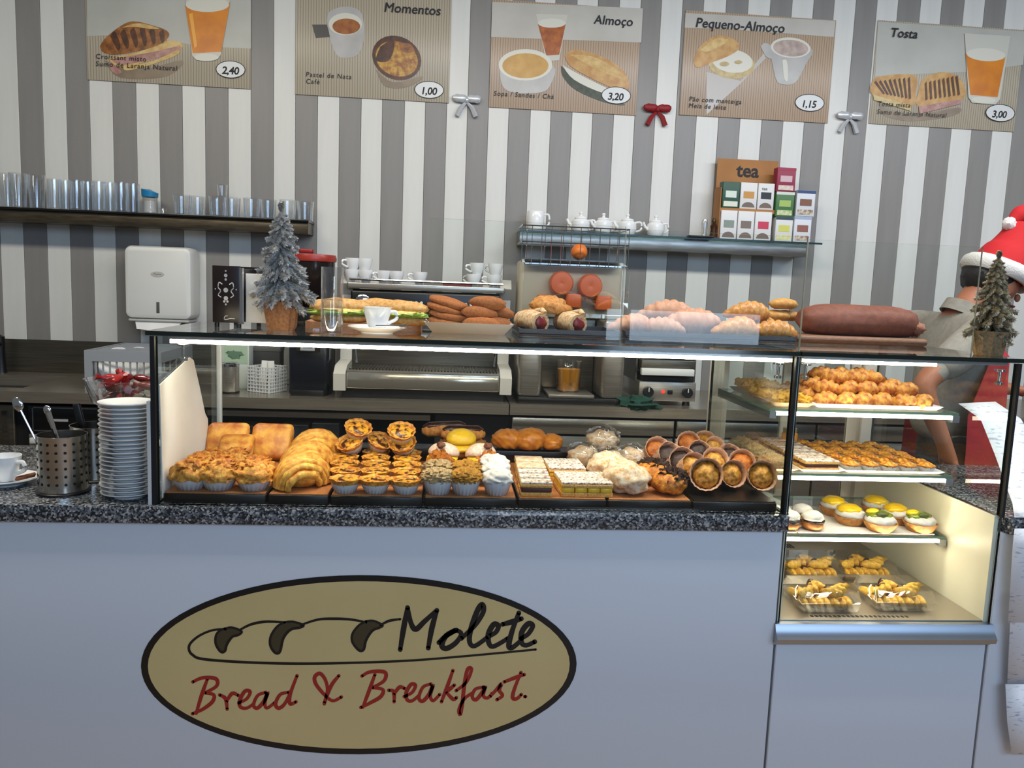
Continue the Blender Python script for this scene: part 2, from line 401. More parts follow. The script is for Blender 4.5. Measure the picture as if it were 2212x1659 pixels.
# ---------------------------------------------------------------- guard panes standing on the top glass
gd = [(920, 1338), (1341, 1724), (1728, 2088)]
for i, (a, b) in enumerate(gd):
    y = .10
    xa, xb = X(a, 740, y), X(b, 745, y)
    h0 = Z((a+b)/2, 468 + ((a+b)/2 - 920) * .0573, y)
    xb2 = xb if i < 2 else X(2100, 740, y)
    g = obj('guard_pane', pane(-(xb2-xa)/2, (xb2-xa)/2, -.003, .003, 0, h0 - TOP), [GLASS, mat('guard_edge', '#a9b7ae', .15)], loc=((xa+xb2)/2, y, TOP), rot=(0, 0, math.radians((0, -1.2, 0)[i])))
    tag(g, ['upright glass guard pane in front of the fried snacks and rolls', 'upright glass guard pane in front of the croissant tray', 'upright glass guard pane in front of the long dark loaf'][i], 'glass pane', 'glass guard panes on the case')
# ================================================================ BACK COUNTER
bk = thing('back_counter', 'stainless steel back counter along the striped wall', 'counter', (0, 1.55, 0))
def bc(m): return m.move((0, -1.55, 0))
STEELC = mat('worktop_steel', '#b0a697', .25, .75, col2='#9d9485', ns=5, sc3=(1, 30, 30))
wt = MB().box(-2.4, -1.92, 1.50, D, BZ - .045, BZ); wt.box(-1.92, -1.08, 1.50, 1.60, BZ - .045, BZ); wt.box(-1.92, -1.08, 2.02, D, BZ - .045, BZ); wt.box(-1.08, .93, 1.50, D, BZ - .045, BZ)
obj('worktop', bc(wt), STEELC, bk)
obj('worktop', bc(MB().box(.935, 3.8, 1.50, D, BZ - .045, BZ)), STEELC, bk)
obj('sink_basin', bc(MB().box(-1.92, -1.915, 1.6, 2.02, .76, BZ).box(-1.085, -1.08, 1.6, 2.02, .76, BZ).box(-1.92, -1.08, 1.6, 1.605, .76, BZ).box(-1.92, -1.08, 2.015, 2.02, .76, BZ).box(-1.92, -1.08, 1.6, 2.02, .755, .76)), STEELC, bk)
obj('backsplash', MB().box(-2.4, -.2, D - .012, D - .001, BZ + .001, 1.085), STEELD, wall)
obj('carcass', bc(MB().box(-2.4, -.32, 1.58, D, .08, BZ - .05).box(.62, 3.8, 1.58, D, .08, BZ - .05)), BLACKM, bk)
obj('carcass', bc(MB().box(-.32, .62, 2.0, D, .08, BZ - .05).box(-.32, .62, 1.56, D, .08, .12)), BLACKM, bk)
for a, b in ((-2.38, -1.42), (-1.40, -1.10)):
    d_ = obj('cabinet_door', bc(MB().rbox(a, b, 1.56, 1.58, .12, .865, .003, 1)), STEELD, bk)
    obj('handle', bc(MB().box(b - .04, b - .02, 1.545, 1.56, .2, .84)), STEELD, d_)
obj('shelf_board', bc(MB().box(-.31, .61, 1.60, 1.99, .56, .575)), STEELD, bk)
obj('lower_rail', bc(MB().box(-.32, .60, 1.535, 1.56, .845, .868)), STEELC, bk)
for i, (a, b) in enumerate(((.95, 1.66), (1.67, 2.3), (2.31, 3.0))):
    d_ = obj('drawer_front', bc(MB().rbox(a, b, 1.54, 1.578, .80, .868, .003, 1)), STEELC, bk)
    obj('cabinet_door', bc(MB().rbox(a, b, 1.55, 1.578, .12, .79, .003, 1)), STEELC if i else STEELD, bk)
# dishwasher under the worktop
dw = thing('dishwasher', 'under-counter dishwasher with black control strip below the sink', 'dishwasher', (-.72, 1.545, 0))
obj('control_panel', MB().rbox(-.32, .32, 0, .03, .755, .868, .004, 1), BLACK, dw)
obj('panel_trim', MB().box(-.30, .30, -.003, 0, .857, .862).box(-.30, .30, -.003, 0, .762, .766).box(-.30, -.296, -.003, 0, .762, .862), ALU, dw)
obj('door', MB().rbox(-.32, .32, .002, .03, .10, .748, .004, 1), mat('pale_steel', '#a8a79d', .3, .9), dw)
obj('door_handle', MB().rbox(-.30, .30, -.035, .0, .715, .738, .006, 2), WHITEP, dw)
obj('maker_mark', MB().box(-.24, -.16, -.0008, -.0001, .803, .813), mat('grey_ink', '#9a9a9a', .5), dw)
# ================================================================ MENU SIGNS ON THE WALL
PY = D - .0075
TABLE = None
def table_mat(name, a, b, sx):
    m = mat(name, a, .32, spec=.35); nt = m.node_tree; bsd = nt.nodes['Principled BSDF']
    tc = N(nt, 'ShaderNodeTexCoord'); wv = N(nt, 'ShaderNodeTexWave'); wv.inputs['Scale'].default_value = sx; wv.inputs['Distortion'].default_value = 1.2
    wv.inputs['Detail Scale'].default_value = .4
    nt.links.new(tc.outputs['Object'], wv.inputs['Vector'])
    rp = N(nt, 'ShaderNodeValToRGB'); rp.color_ramp.elements[0].color = (*lin(b), 1); rp.color_ramp.elements[1].color = (*lin(a), 1)
    rp.color_ramp.elements[0].position = .05; rp.color_ramp.elements[1].position = .3
    nt.links.new(wv.outputs['Fac'], rp.inputs[0]); nt.links.new(rp.outputs[0], bsd.inputs['Base Color']); return m
T1 = table_mat('printed_table', '#b3a893', '#91836f', 26.0)
T2 = table_mat('printed_warm_table', '#b59d84', '#937c65', 26.0)
def pm(n, c, c2=None, ns=30.): return mat('print_' + n, c, .32, spec=.35, col2=c2, ns=ns)
PWALL = pm('pale_wall', '#b9b8ae', '#aeada2', 4); PW2 = pm('pale_board', '#c2bdb2', '#b5b0a4', 4)
CRUST = pm('crust', '#6d3c17', '#a8682b', 40); CRUSTD = pm('dark_crust', '#36190b', '#5a2e12', 40); CREAMP = pm('cream', '#d8b878', '#c29a55', 40)
HAM = pm('ham', '#9a6a60', '#b88a80', 40); JUICE = pm('juice', '#d9820f', '#c66f08', 14); CLEAR = pm('clear_glass', '#c7c4b6'); FOAM = pm('foam', '#d6d2c2')
PCUP = pm('cup', '#bdbab4', '#aaa7a2', 8); COFFEE = pm('coffee', '#8a4a22', '#a5652f', 30); GREYCARD = pm('grey_card', '#4a4745'); CUSTARD = pm('custard', '#c99a3a', '#8a4f1a', 50)
SOUP = pm('soup', '#bb8a35', '#c99b48', 20); TEA_ = pm('iced_tea', '#b8661c', '#8f4410', 30); LETT = pm('lettuce', '#2b3420', '#46492c', 60); BREADP = pm('bread', '#b5803f', '#caa05e', 30)
CRUMB = pm('crumb', '#c9b47a', '#b39a62', 40); NAPK = pm('napkin', '#b9b2aa'); CAPP = pm('cappuccino', '#a08d80', '#c0aca0', 30); WHITEPRINT = pm('white_oval', '#d8d8d4'); SHAD = pm('table_shadow', '#7d6c58', '#8a7862', 20)
class Sign:
    def __init__(s, label, x0, x1, z0, z1, bg):
        s.t = thing('menu_board', label, 'menu board', ((x0+x1)/2, D, z0), group='menu boards on the striped wall'); s.n = 0
        s.b = s.part('board', MB().rbox(x0, x1, D - .007, D - .0005, z0, z1, .001, 1), bg)
    def part(s, name, mb, m, **kw):
        o = obj(name, mb.move(-s.t.location), m, s.t, **kw); return o
    def poly(s, pts, m, name='printed_picture', smooth=True):
        s.n += 1; y = PY - .00025 * s.n
        q = crom(list(pts) + [pts[0]], 4)[:-1] if smooth else pts
        w = [aty(px, py, y) for px, py in q]
        return s.part(name, MB().add([(p.x, y, p.z) for p in w], [tuple(range(len(w)))]), m)
    def ell(s, cx, cy, rx, ry, m, rot=0., name='printed_picture'):
        c_, s_ = math.cos(rot), math.sin(rot)
        return s.poly([(cx + rx*math.cos(a)*c_ - ry*math.sin(a)*s_, cy + rx*math.cos(a)*s_ + ry*math.sin(a)*c_) for a in [2*PI*k/28 for k in range(28)]], m, name, False)
    def txt(s, body, px, py, h, **kw):
        s.n += 1; p = aty(px, py, PY - .00025 * s.n)
        if kw.pop('heavy', 0):
            me = text_mesh(body, h, INK, extrude=.0001, **kw); bm = bmesh.new(); bm.from_mesh(me); g = bm.verts[:] + bm.edges[:] + bm.faces[:]
            for dx, dy in ((.0022, 0), (.0011, .0012)):
                r_ = bmesh.ops.duplicate(bm, geom=g); bmesh.ops.translate(bm, vec=(dx, dy, .00003 + dx * .01), verts=[v for v in r_['geom'] if isinstance(v, bmesh.types.BMVert)])
            bm.to_mesh(me); bm.free(); obj('title_lettering', me, None, s.t, loc=p - s.t.location, rot=(PI / 2, 0, 0))
        else: text(body, h, INK, p - s.t.location, s.t, extrude=.0001, **kw)
    def price(s, cx, cy, body):
        s.ell(cx, cy, 32, 19, INK, .05, 'price_border'); s.ell(cx, cy, 30.5, 17.5, WHITEPRINT, .05, 'price_oval')
        s.txt(body, cx - 19, cy + 9, .047, shear=.15, bold=.0012, space=.95)
zs = 2.285
s1 = Sign('menu board with croissant sandwich and orange juice, price 2,40', X(188, 100, D), X(542, 100, D), zs + .007, 2.80, T1)
s1.poly([(188, -40), (542, -40), (542, 105), (430, 100), (300, 75), (188, 78)], PWALL, smooth=False)
s1.poly([(225, 130), (300, 150), (395, 130), (360, 165), (260, 168)], SHAD)
s1.poly([(232, 125), (300, 112), (360, 88), (392, 92), (388, 108), (330, 128), (262, 146)], CREAMP)
s1.poly([(240, 128), (330, 112), (386, 100), (380, 112), (320, 130), (262, 140)], HAM)
s1.poly([(238, 134), (262, 155), (250, 160), (238, 148)], HAM); s1.poly([(265, 145), (330, 132), (384, 108), (380, 120), (320, 142), (275, 152)], CREAMP)
s1.poly([(216, 100), (228, 82), (262, 55), (290, 46), (330, 55), (360, 66), (364, 80), (340, 98), (290, 112), (245, 118), (222, 112)], CRUST)
for k in range(6): s1.poly([(238 + k*21, 78 - k*5 + max(0, k-3)*9), (248 + k*21, 68 - k*4 + max(0, k-3)*8), (260 + k*19, 96 - k*2), (254 + k*19, 108 - k*3)], CRUSTD)
s1.poly([(399, -20), (500, -20), (477, 118), (470, 128), (425, 130), (415, 120)], CLEAR, smooth=False)
s1.poly([(400, 10), (497, 6), (478, 112), (416, 115)], JUICE, smooth=False); s1.ell(448, 10, 47, 16, FOAM); s1.ell(446, 124, 26, 8, FOAM)
s1.poly([(408, 30), (416, 28), (426, 100), (420, 104)], pm('juice_light', '#eaa53a'), smooth=False); s1.poly([(262, 60), (300, 50), (345, 62), (320, 62), (290, 58)], CREAMP)
s1.price(498, 150, '2,40')
s1.txt('Croissant misto', 206, 126, .030, shear=.12, space=1.15); s1.txt('Sumo de Laranja Natural', 206, 142, .031, shear=.12, space=1.15)
s2 = Sign('menu board with espresso and custard tart, price 1,00', X(639, 100, D), X(973, 100, D), zs - .005, 2.80, T1)
s2.poly([(674, 53), (706, 53), (714, 80), (682, 82)], GREYCARD, smooth=False)
s2.poly([(706, 45), (712, 25), (745, 14), (775, 22), (785, 45), (785, 90), (770, 120), (735, 124), (718, 100)], PCUP)
s2.ell(746, 52, 36, 24, FOAM); s2.ell(748, 57, 30, 17, COFFEE)
s2.poly([(812, 150), (850, 178), (910, 165), (905, 175), (870, 190), (830, 185)], SHAD)
s2.ell(857, 125, 55, 46, CRUSTD, .5); s2.ell(857, 127, 47, 37, CUSTARD, .4); s2.poly([(822, 100), (850, 85), (850, 110), (838, 132), (812, 130)], CRUSTD); s2.poly([(862, 92), (885, 95), (895, 112), (868, 112)], CRUST)
s2.price(927, 194, '1,00'); s2.txt('Momentos', 828, 25, .060, shear=.15, heavy=1, space=1.02)
s2.txt('Pastel de Nata', 660, 165, .031, shear=.12, space=1.15); s2.txt('Café', 660, 180, .031, shear=.12, space=1.15)
s3 = Sign('menu board with soup bowl, iced tea and baguette, price 3,20', X(1060, 120, D), X(1380, 120, D), zs - .013, 2.765, T2)
s3.poly([(1063, 4), (1389, 18), (1385, 92), (1061, 80)], PW2, smooth=False)
s3.poly([(1158, 30), (1226, 32), (1208, 130), (1180, 132)], CLEAR, smooth=False); s3.poly([(1162, 52), (1222, 52), (1208, 118), (1180, 120)], TEA_, smooth=False); s3.ell(1192, 50, 30, 10, FOAM)
s3.poly([(1078, 140), (1192, 140), (1188, 185), (1165, 200), (1110, 200), (1085, 185)], PCUP); s3.ell(1135, 140, 58, 34, FOAM); s3.ell(1135, 142, 50, 27, SOUP)
s3.poly([(1212, 142), (1240, 165), (1290, 195), (1350, 225), (1310, 222), (1245, 195), (1216, 165)], LETT); s3.poly([(1214, 140), (1250, 160), (1300, 185), (1345, 205), (1300, 200), (1240, 172)], FOAM)
s3.poly([(1220, 120), (1240, 107), (1290, 118), (1335, 142), (1358, 172), (1350, 196), (1300, 180), (1235, 145)], BREADP); s3.poly([(1232, 118), (1280, 122), (1330, 148), (1350, 172), (1290, 150)], CREAMP)
s3.price(1331, 206, '3,20'); s3.txt('Almoço', 1282, 51, .058, shear=.15, heavy=1, space=1.02); s3.txt('Sopa / Sandes / Chá', 1066, 206, .031, shear=.12, space=1.15)
s4 = Sign('menu board with buttered roll and milky coffee, price 1,15', X(1473, 140, D), X(1797, 140, D), zs + .002, 2.775, T2)
s4.poly([(1481, 28), (1805, 45), (1801, 80), (1560, 62), (1479, 60)], PW2, smooth=False)
s4.poly([(1526, 155), (1600, 175), (1650, 115), (1655, 125), (1600, 180), (1526, 248)], NAPK, smooth=False)
s4.ell(1580, 138, 50, 32, CRUMB, .12); s4.ell(1582, 132, 44, 25, FOAM, .12); s4.poly([(1498, 130), (1512, 100), (1545, 78), (1580, 82), (1598, 100), (1580, 118), (1530, 138), (1505, 146)], BREADP)
s4.poly([(1643, 100), (1652, 93), (1666, 100), (1668, 125), (1655, 122)], PCUP); s4.poly([(1662, 100), (1752, 104), (1740, 140), (1718, 178), (1690, 182), (1675, 168)], PCUP); s4.ell(1708, 103, 43, 22, FOAM, .08); s4.ell(1708, 104, 38, 18, CAPP, .08)
s4.poly([(1512, 108), (1545, 84), (1575, 86), (1560, 98), (1528, 112)], CREAMP); s4.poly([(1690, 130), (1700, 132), (1702, 172), (1694, 170)], FOAM); s4.ell(1565, 138, 10, 5, CRUMB); s4.ell(1595, 134, 8, 4, CRUMB)
s4.price(1749, 222, '1,15'); s4.txt('Pequeno-Almoço', 1501, 58, .062, shear=.15, heavy=1, space=1.02)
s4.txt('Pão com manteiga', 1488, 218, .031, shear=.12, space=1.15); s4.txt('Meia de leite', 1487, 232, .031, shear=.12, space=1.15)
s5 = Sign('menu board with toasted sandwich and orange juice, price 3,00', X(1886, 150, D), X(2203, 150, D), zs + .012, 2.79, T1)
s5.poly([(1897, 47), (2216, 68), (2210, 140), (2100, 155), (1980, 160), (1890, 165)], PWALL, smooth=False)
s5.poly([(1900, 228), (1975, 248), (2070, 232), (2060, 250), (1970, 262), (1910, 250)], SHAD)
for q, st in (([(1884, 178), (1900, 165), (1975, 162), (1978, 200), (1968, 228), (1886, 205)], 0), ([(1984, 200), (1995, 170), (2040, 155), (2078, 175), (2078, 215), (1985, 230)], 1)):
    s5.poly(q, BREADP); 
for k in range(8): s5.poly([(1888 + k*10.5, 178 - k*1.2), (1892 + k*10.5, 174 - k*1.2), (1912 + k*8, 202 + k*1.5), (1908 + k*8, 204 + k*1.5)], CRUSTD, smooth=False)
for k in range(8): s5.poly([(1998 + k*9.5, 180 - k*2), (2002 + k*9.5, 176 - k*2), (2004 + k*10, 214 - k*1.5), (2000 + k*10, 217 - k*1.5)], CRUSTD, smooth=False)
s5.poly([(1886, 204), (1968, 228), (1968, 240), (1888, 216)], CRUMB, smooth=False); s5.poly([(1985, 230), (2078, 214), (2076, 224), (1986, 246)], HAM, smooth=False)
s5.poly([(2084, 72), (2183, 78), (2160, 215), (2150, 226), (2100, 222), (2092, 210)], CLEAR, smooth=False); s5.poly([(2086, 115), (2172, 122), (2155, 210), (2096, 205)], JUICE, smooth=False); s5.ell(2130, 118, 42, 14, FOAM, .06); s5.ell(2125, 216, 26, 7, FOAM, .06)
s5.price(2161, 244, '3,00'); s5.txt('Tosta', 1922, 79, .060, shear=.15, heavy=1, space=1.02)
s5.txt('Tosta mista', 1896, 228, .031, shear=.12, space=1.15); s5.txt('Sumo de Laranja Natural', 1894, 245, .031, shear=.12, space=1.15)
# bows between the boards
def bow(px, py, m, label):
    p = aty(px, py, D); t = thing('gift_bow', label, 'bow', (p.x, D - .004, p.z), group='gift bows on the wall', scale=1.3)
    for s_ in (-1, 1):
        obj('loop', MB().blob((s_ * .026, -.012, .012), (.026, .011, .017), .1, 2, 3, 12, 8, fn=lambda d: .75 + .35 * abs(d.x)), m, t)
        obj('tail', MB().tube([(0, -.008, 0), (s_ * .02, -.010, -.02), (s_ * .034, -.006, -.050)], [.004, .009, .010], 6), m, t)
    obj('knot', MB().blob((0, -.014, .006), (.009, .009, .010), .05, 2, 1, 10, 8), m, t)
SILVER = mat('silver_ribbon', '#d2d3d4', .25, .35); REDR = mat('red_velvet_ribbon', '#8a1016', .6)
bow(1008, 222, SILVER, 'silver ribbon bow between the coffee board and the soup board')
bow(1418, 242, REDR, 'red ribbon bow on the striped wall')
bow(1832, 258, SILVER, 'silver ribbon bow beside the toasted sandwich board')
# ================================================================ OVAL LOGO ON THE COUNTER
YL = -.0012
lg = thing('logo_sign', 'oval cream sign with black rim reading Molete Bread & Breakfast on counter', 'sign', (X(775, 1435, 0), -.0005, Z(775, 1620, 0)))
def L(c): return (280 + c[0] * .45208, 1220 + c[1] * .45208)
def lpart(name, mb, m): return obj(name, mb.move(-lg.location), m, lg)
def lpoly(pts, y, y2=None):
    w = [aty(*L(q), y) for q in pts]; return MB().prism([(p.x, p.z) for p in w], y, y2 if y2 is not None else y + .0006, 'xz')
def lell(cx, cy, rx, ry, n=72): return [(cx + rx * math.cos(2*PI*k/n), cy + ry * math.sin(2*PI*k/n)) for k in range(n)]
rot_ = lambda pts, a=-.006, cx=1095, cy=478: [(cx + (x-cx)*math.cos(a) - (y-cy)*math.sin(a), cy + (x-cx)*math.sin(a) + (y-cy)*math.cos(a)) for x, y in pts]
lpart('rim', lpoly(rot_(lell(1095, 478, 1041, 428)), -.0012, -.0004), mat('black_vinyl', '#0d0a0a', .4))
lpart('field', lpoly(rot_(lell(1095, 479, 1008, 400)), -.0022, -.0013), mat('tan_vinyl', '#d8bf84', .45, col2='#d0b77c', ns=3))
def stroke(mb, pts, w, y):
    c = crom(pts, 6); n = len(c); l_ = []; r_ = []
    for i, p in enumerate(c):
        a = c[max(i-1, 0)]; b = c[min(i+1, n-1)]; dx, dy = b[0]-a[0], b[1]-a[1]; l0 = math.hypot(dx, dy) or 1
        ww = w * .5 * (1.0 - .12 * math.cos(2*PI*i/(n-1 or 1))) 
        l_.append((p[0] - dy/l0*ww, p[1] + dx/l0*ww)); r_.append((p[0] + dy/l0*ww, p[1] - dx/l0*ww))
    P_ = [aty(*L(q), y) for q in l_ + r_]; vs_ = [(p.x, y, p.z) for p in P_]
    mb.add(vs_, [(i, i+1, n+i+1, n+i) for i in range(n-1)])
    for e in (c[0], c[-1]):
        q = [aty(*L((e[0] + w*.5*math.cos(a), e[1] + w*.5*math.sin(a))), y) for a in [2*PI*k/8 for k in range(8)]]
        mb.add([(p.x, y, p.z) for p in q], [tuple(range(8))])
o_ = MB()
for q in ([(460,308),(400,312),(340,335),(295,370),(283,400),(300,430),(360,452),(600,468),(900,472),(1300,460),(1600,437),(1940,405)], [(525,312),(580,285),(650,272),(740,275)], [(820,287),(900,262),(980,258),(1060,262),(1130,275)], [(1200,288),(1240,268),(1293,260)]): stroke(o_, q, 12, -.0026)
lpart('bread_outline', o_, MATS['black_vinyl'])
for q in ([(455,305),(490,300),(535,318),(520,335),(490,345),(465,380),(455,412),(435,415),(412,380),(412,340),(430,315)], [(740,275),(780,272),(830,288),(815,300),(770,310),(735,350),(718,415),(695,420),(672,385),(675,340),(705,295)], [(1130,270),(1165,268),(1208,288),(1195,300),(1160,315),(1130,360),(1118,405),(1095,408),(1065,370),(1065,330),(1095,290)]):
    qs = crom(q + [q[0]], 4)[:-1]; w = [aty(*L(p), -.0026) for p in qs]
    lpart('bread_cut', MB().add([(p.x, -.0026, p.z) for p in w], [tuple(range(len(w)))]), mat('brown_vinyl', '#463a22', .45))
    o_ = MB(); stroke(o_, q + [q[0]], 12, -.0028); lpart('bread_cut_outline', o_, MATS['black_vinyl'])
WORDS = {'Molete': ([[(1293,405),(1310,300),(1328,205)], [(1328,205),(1345,280),(1368,308),(1410,270),(1468,218)], [(1468,218),(1445,300),(1427,398)],
    [(1478,372),(1505,345),(1560,312),(1512,340),(1492,385),(1515,400),(1560,372),(1585,330),(1560,312)], [(1585,352),(1650,290),(1690,225),(1685,190),(1662,220),(1630,310),(1625,370),(1650,388),(1712,345)],
    [(1712,345),(1750,322),(1762,292),(1740,285),(1715,330),(1717,375),(1740,390),(1808,352)], [(1860,230),(1830,310),(1812,385),(1830,395),(1872,360)], [(1782,285),(1830,272),(1872,258)],
    [(1872,352),(1905,330),(1926,292),(1905,282),(1875,320),(1872,370),(1895,385),(1936,368)]], 24, MATS['black_vinyl'], 'name_lettering'),
  'Bread': ([[(372,545),(345,620),(318,710)], [(302,560),(350,540),(412,545),(415,580),(360,612)], [(360,612),(402,622),(395,655),(350,690),(300,712)], [(430,622),(458,640),(466,690)], [(462,655),(490,615),(520,625)],
    [(522,660),(560,640),(576,607),(550,605),(526,650),(530,680),(560,685),(592,665)], [(650,610),(612,625),(592,670),(610,685),(640,655),(660,610),(646,660),(656,685),(692,660)],
    [(760,610),(720,620),(697,665),(715,685),(750,650),(800,530)], [(800,530),(767,620),(767,665),(795,655)]], 17, mat('red_vinyl', '#a3231a', .45), 'slogan_word'),
  '&': ([[(1000,530),(962,580),(930,665)], [(1012,632),(970,650),(930,620),(890,570),(885,535),(910,520),(935,550),(945,600),(930,660)]], 17, mat('red_vinyl', '#a3231a', .45), 'slogan_word'),
  'Breakfast': ([[(1172,525),(1145,600),(1115,680)], [(1110,532),(1150,512),(1220,514),(1215,555),(1160,587)], [(1160,587),(1210,597),(1200,630),(1150,660),(1105,682)], [(1238,600),(1262,607),(1264,655)], [(1262,620),(1290,585),(1315,592)],
    [(1312,630),(1350,610),(1366,577),(1345,572),(1322,610),(1326,645),(1350,650),(1382,625)], [(1440,570),(1402,585),(1382,635),(1400,652),(1430,620),(1450,575),(1437,625),(1450,650),(1482,620)],
    [(1545,505),(1515,590),(1490,655)], [(1552,575),(1512,610)], [(1512,608),(1545,642),(1562,635)], [(1560,602),(1610,560),(1634,500),(1615,500),(1600,570),(1590,660),(1580,715),(1574,690),(1600,640),(1642,610)],
    [(1690,585),(1652,595),(1637,630),(1655,645),(1685,610),(1700,580),(1690,625),(1710,637),(1732,615)], [(1722,630),(1750,600),(1776,570),(1766,600),(1782,625),(1755,645)], [(1870,515),(1840,590),(1830,635),(1850,640),(1872,620)], [(1790,560),(1850,537),(1886,525)], [(1888,630),(1892,630)]], 17, mat('red_vinyl', '#a3231a', .45), 'slogan_word')}
for k, (ss, w, m, nm) in WORDS.items():
    o_ = MB()
    for i, q in enumerate(ss): stroke(o_, q, w, -.0026 - .00004 * (i % 5))
    lpart(nm, o_, m)
# ================================================================ LEFT WALL SHELF AND GLASSWARE
SZ = 1.690
BRONZE = mat('bronzed_steel_rail', '#6b604e', .35, .85, col2='#544a3c', ns=4, sc3=(3, 20, 20))
ls = thing('wall_shelf', 'dark wall shelf on a bronzed rail holding the drinking glasses', 'shelf', (-1.2, D, SZ))
obj('shelf_board', MB().rbox(-1.3, 1.212, -.17, -.001, -.010, 0, .002, 1), mat('dark_glass_board', '#0f0f0d', .2), ls)
obj('rail', MB().rbox(-1.3, 1.208, -.155, -.001, -.062, -.0105, .002, 1), BRONZE, ls)
def tumbler(h, r0, r1, facet=0):
    t = .0022
    m = MB().lathe([(0, 0), (r0, 0), (r0, .003), (r1, h), (r1 - t, h), (r0 - t, .008), (0, .008)], 20, flute=facet)
    return [('drinking_glass', m.mesh('drinking_glass', TUMBLER))]
TALLP, MEDP, SHORTP = tumbler(.155, .030, .040), tumbler(.135, .029, .031), tumbler(.092, .034, .039)
xs = [X(p, 400, 2.05) for p in (-45, 8, 40, 72)]
for i, x in enumerate(xs): spawn(TALLP, 'drinking_glass', f'tall flared glass, {ORD(i)} of the four at the shelf end', 'glass', (x, 2.05 + (i % 2) * .03, SZ), group='tall flared glasses')
for i, p in enumerate((118, 142, 166, 190, 214, 238, 262, 288)):
    spawn(MEDP, 'drinking_glass', f'straight tumbler, {ORD(i)} from left in the tight row of eight', 'glass', (X(p, 420, 2.04 + (i % 2) * .035), 2.04 + (i % 2) * .035, SZ), group='straight tumblers on the shelf')
for i, p in enumerate((393, 428, 470, 502, 544, 580, 622, 660)):
    spawn(SHORTP, 'drinking_glass', f'short tumbler, {ORD(i)} from the sugar shaker', 'glass', (X(p, 450, 2.05 + (i % 2) * .03), 2.05 + (i % 2) * .03, SZ), group='short tumblers on the shelf')
spawn(SHORTP, 'drinking_glass', 'short tumbler stacked on top of two others on the shelf', 'glass', (X(480, 410, 2.065), 2.065, SZ + .094), group='short tumblers on the shelf', scale=.6)
x = X(324, 440, 2.05)
ss_ = thing('sugar_shaker', 'glass sugar shaker with bright blue lid on the shelf', 'sugar shaker', (x, 2.05, SZ))
obj('jar', MB().lathe([(0, .002), (.033, 0), (.034, .01), (.032, .075), (.034, .08), (.032, .08), (.030, .074), (.031, .006), (0, .006)], 20), TUMBLER, ss_)
obj('sugar', MB().lathe([(0, .0065), (.0295, .0065), (.029, .058), (0, .06)], 16), mat('white_sugar', '#dcdad6', .9), ss_)
obj('lid', MB().lathe([(.0345, .076), (.036, .09), (.037, .104), (0, .112)], 20).warp(lambda v: Vector((v.x, v.y, v.z + (v.x * -.25 if v.z > .095 else 0)))), mat('blue_lid', '#1878a8', .35), ss_)
g = spawn(tumbler(.03, .012, .018), 'shot_glass', 'tiny glass beside the blue-lidded sugar shaker', 'glass', (X(352, 455, 2.05), 2.05, SZ))
# ================================================================ PAPER TOWEL DISPENSER
tx, tz0, tz1 = (X(267, 600, 2.0) + X(413, 600, 2.0)) / 2, Z(340, 690, 2.0), Z(340, 532, 2.0)
td = thing('towel_dispenser', 'white plastic paper towel dispenser mounted on the wall', 'towel dispenser', (tx, D, tz0))
w2, hh = (X(413, 600, 2.0) - X(267, 600, 2.0)) / 2, tz1 - tz0
obj('cover', MB().rbox(-w2, w2, -hh/2, hh/2, 0, .149, .032, 8, .02).rotate((PI/2, 0, 0)).warp(lambda v: Vector((v.x, v.y - .0005, v.z + hh/2))), WHITEP, td)
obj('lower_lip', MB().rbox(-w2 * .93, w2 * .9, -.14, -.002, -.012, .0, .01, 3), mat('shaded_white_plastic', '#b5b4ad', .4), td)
obj('window_slot', MB().rbox(-.007, .007, -.1515, -.15, .03, .08, .0006, 1), mat('smoked_window', '#55534e', .2), td)
obj('badge', MB().lathe([(0, 0), (.030, 0), (.030, .0008), (0, .0008)], 24).warp(lambda v: Vector((v.x, v.y * .42, v.z))).rotate((PI/2, 0, 0)).move((0, -.1502, hh * .62)), mat('grey_badge', '#b3b1a8', .5), td)
obj('badge_mark', MB().tube(crom([(-.018, -.1512, hh*.615), (-.010, -.1512, hh*.635), (-.006, -.1512, hh*.61), (.004, -.1512, hh*.622), (.018, -.1512, hh*.614)], 4), .0012, 5), mat('mid_grey_ink', '#77756e', .5), td)
tw = MB().add([(-.11, -.13, 0), (.10, -.13, 0), (.10, -.03, 0), (-.11, -.03, 0), (-.10, -.142, -.035), (.0, -.148, -.042), (.08, -.135, -.02)], [(0, 1, 6, 5, 4), (0, 4, 3), (4, 5, 6, 2, 3)])
tag(obj('paper_towel', tw, PAPER, loc=(tx, D, tz0 - .0125)), 'folded paper towel hanging out of the dispenser', 'paper towel')
# ================================================================ BACK WORKTOP, LEFT TO RIGHT
# grey dish rack with bars
rx0, rx1 = X(187, 800, 1.62), X(352, 800, 1.62)
ry0, ry1, rh = 1.60, 2.02, .165
rk = thing('dish_rack', 'grey plastic dish basket with barred sides beside the sink', 'dish rack', ((rx0+rx1)/2, (ry0+ry1)/2, BZ))
a, b = (rx1-rx0)/2, (ry1-ry0)/2
fm = MB()
for x0, x1, y0, y1 in ((-a, a, -b, -b+.012), (-a, a, b-.012, b), (-a, -a+.012, -b+.012, b-.012), (a-.012, a, -b+.012, b-.012)):
    fm.box(x0, x1, y0, y1, rh-.045, rh); fm.box(x0, x1, y0, y1, 0, .035)
obj('rim', fm, GREYP, rk); obj('base', MB().box(-a+.012, a-.012, -b+.012, b-.012, 0, .006), GREYP, rk)
for sx, sy in ((-1, -1), (1, -1), (-1, 1), (1, 1)): obj('corner', MB().box(sx*a - (.03 if sx > 0 else 0), sx*a + (.03 if sx < 0 else 0), sy*b - (.012 if sy > 0 else 0), sy*b + (.012 if sy < 0 else 0), .035, rh-.045), GREYP, rk)
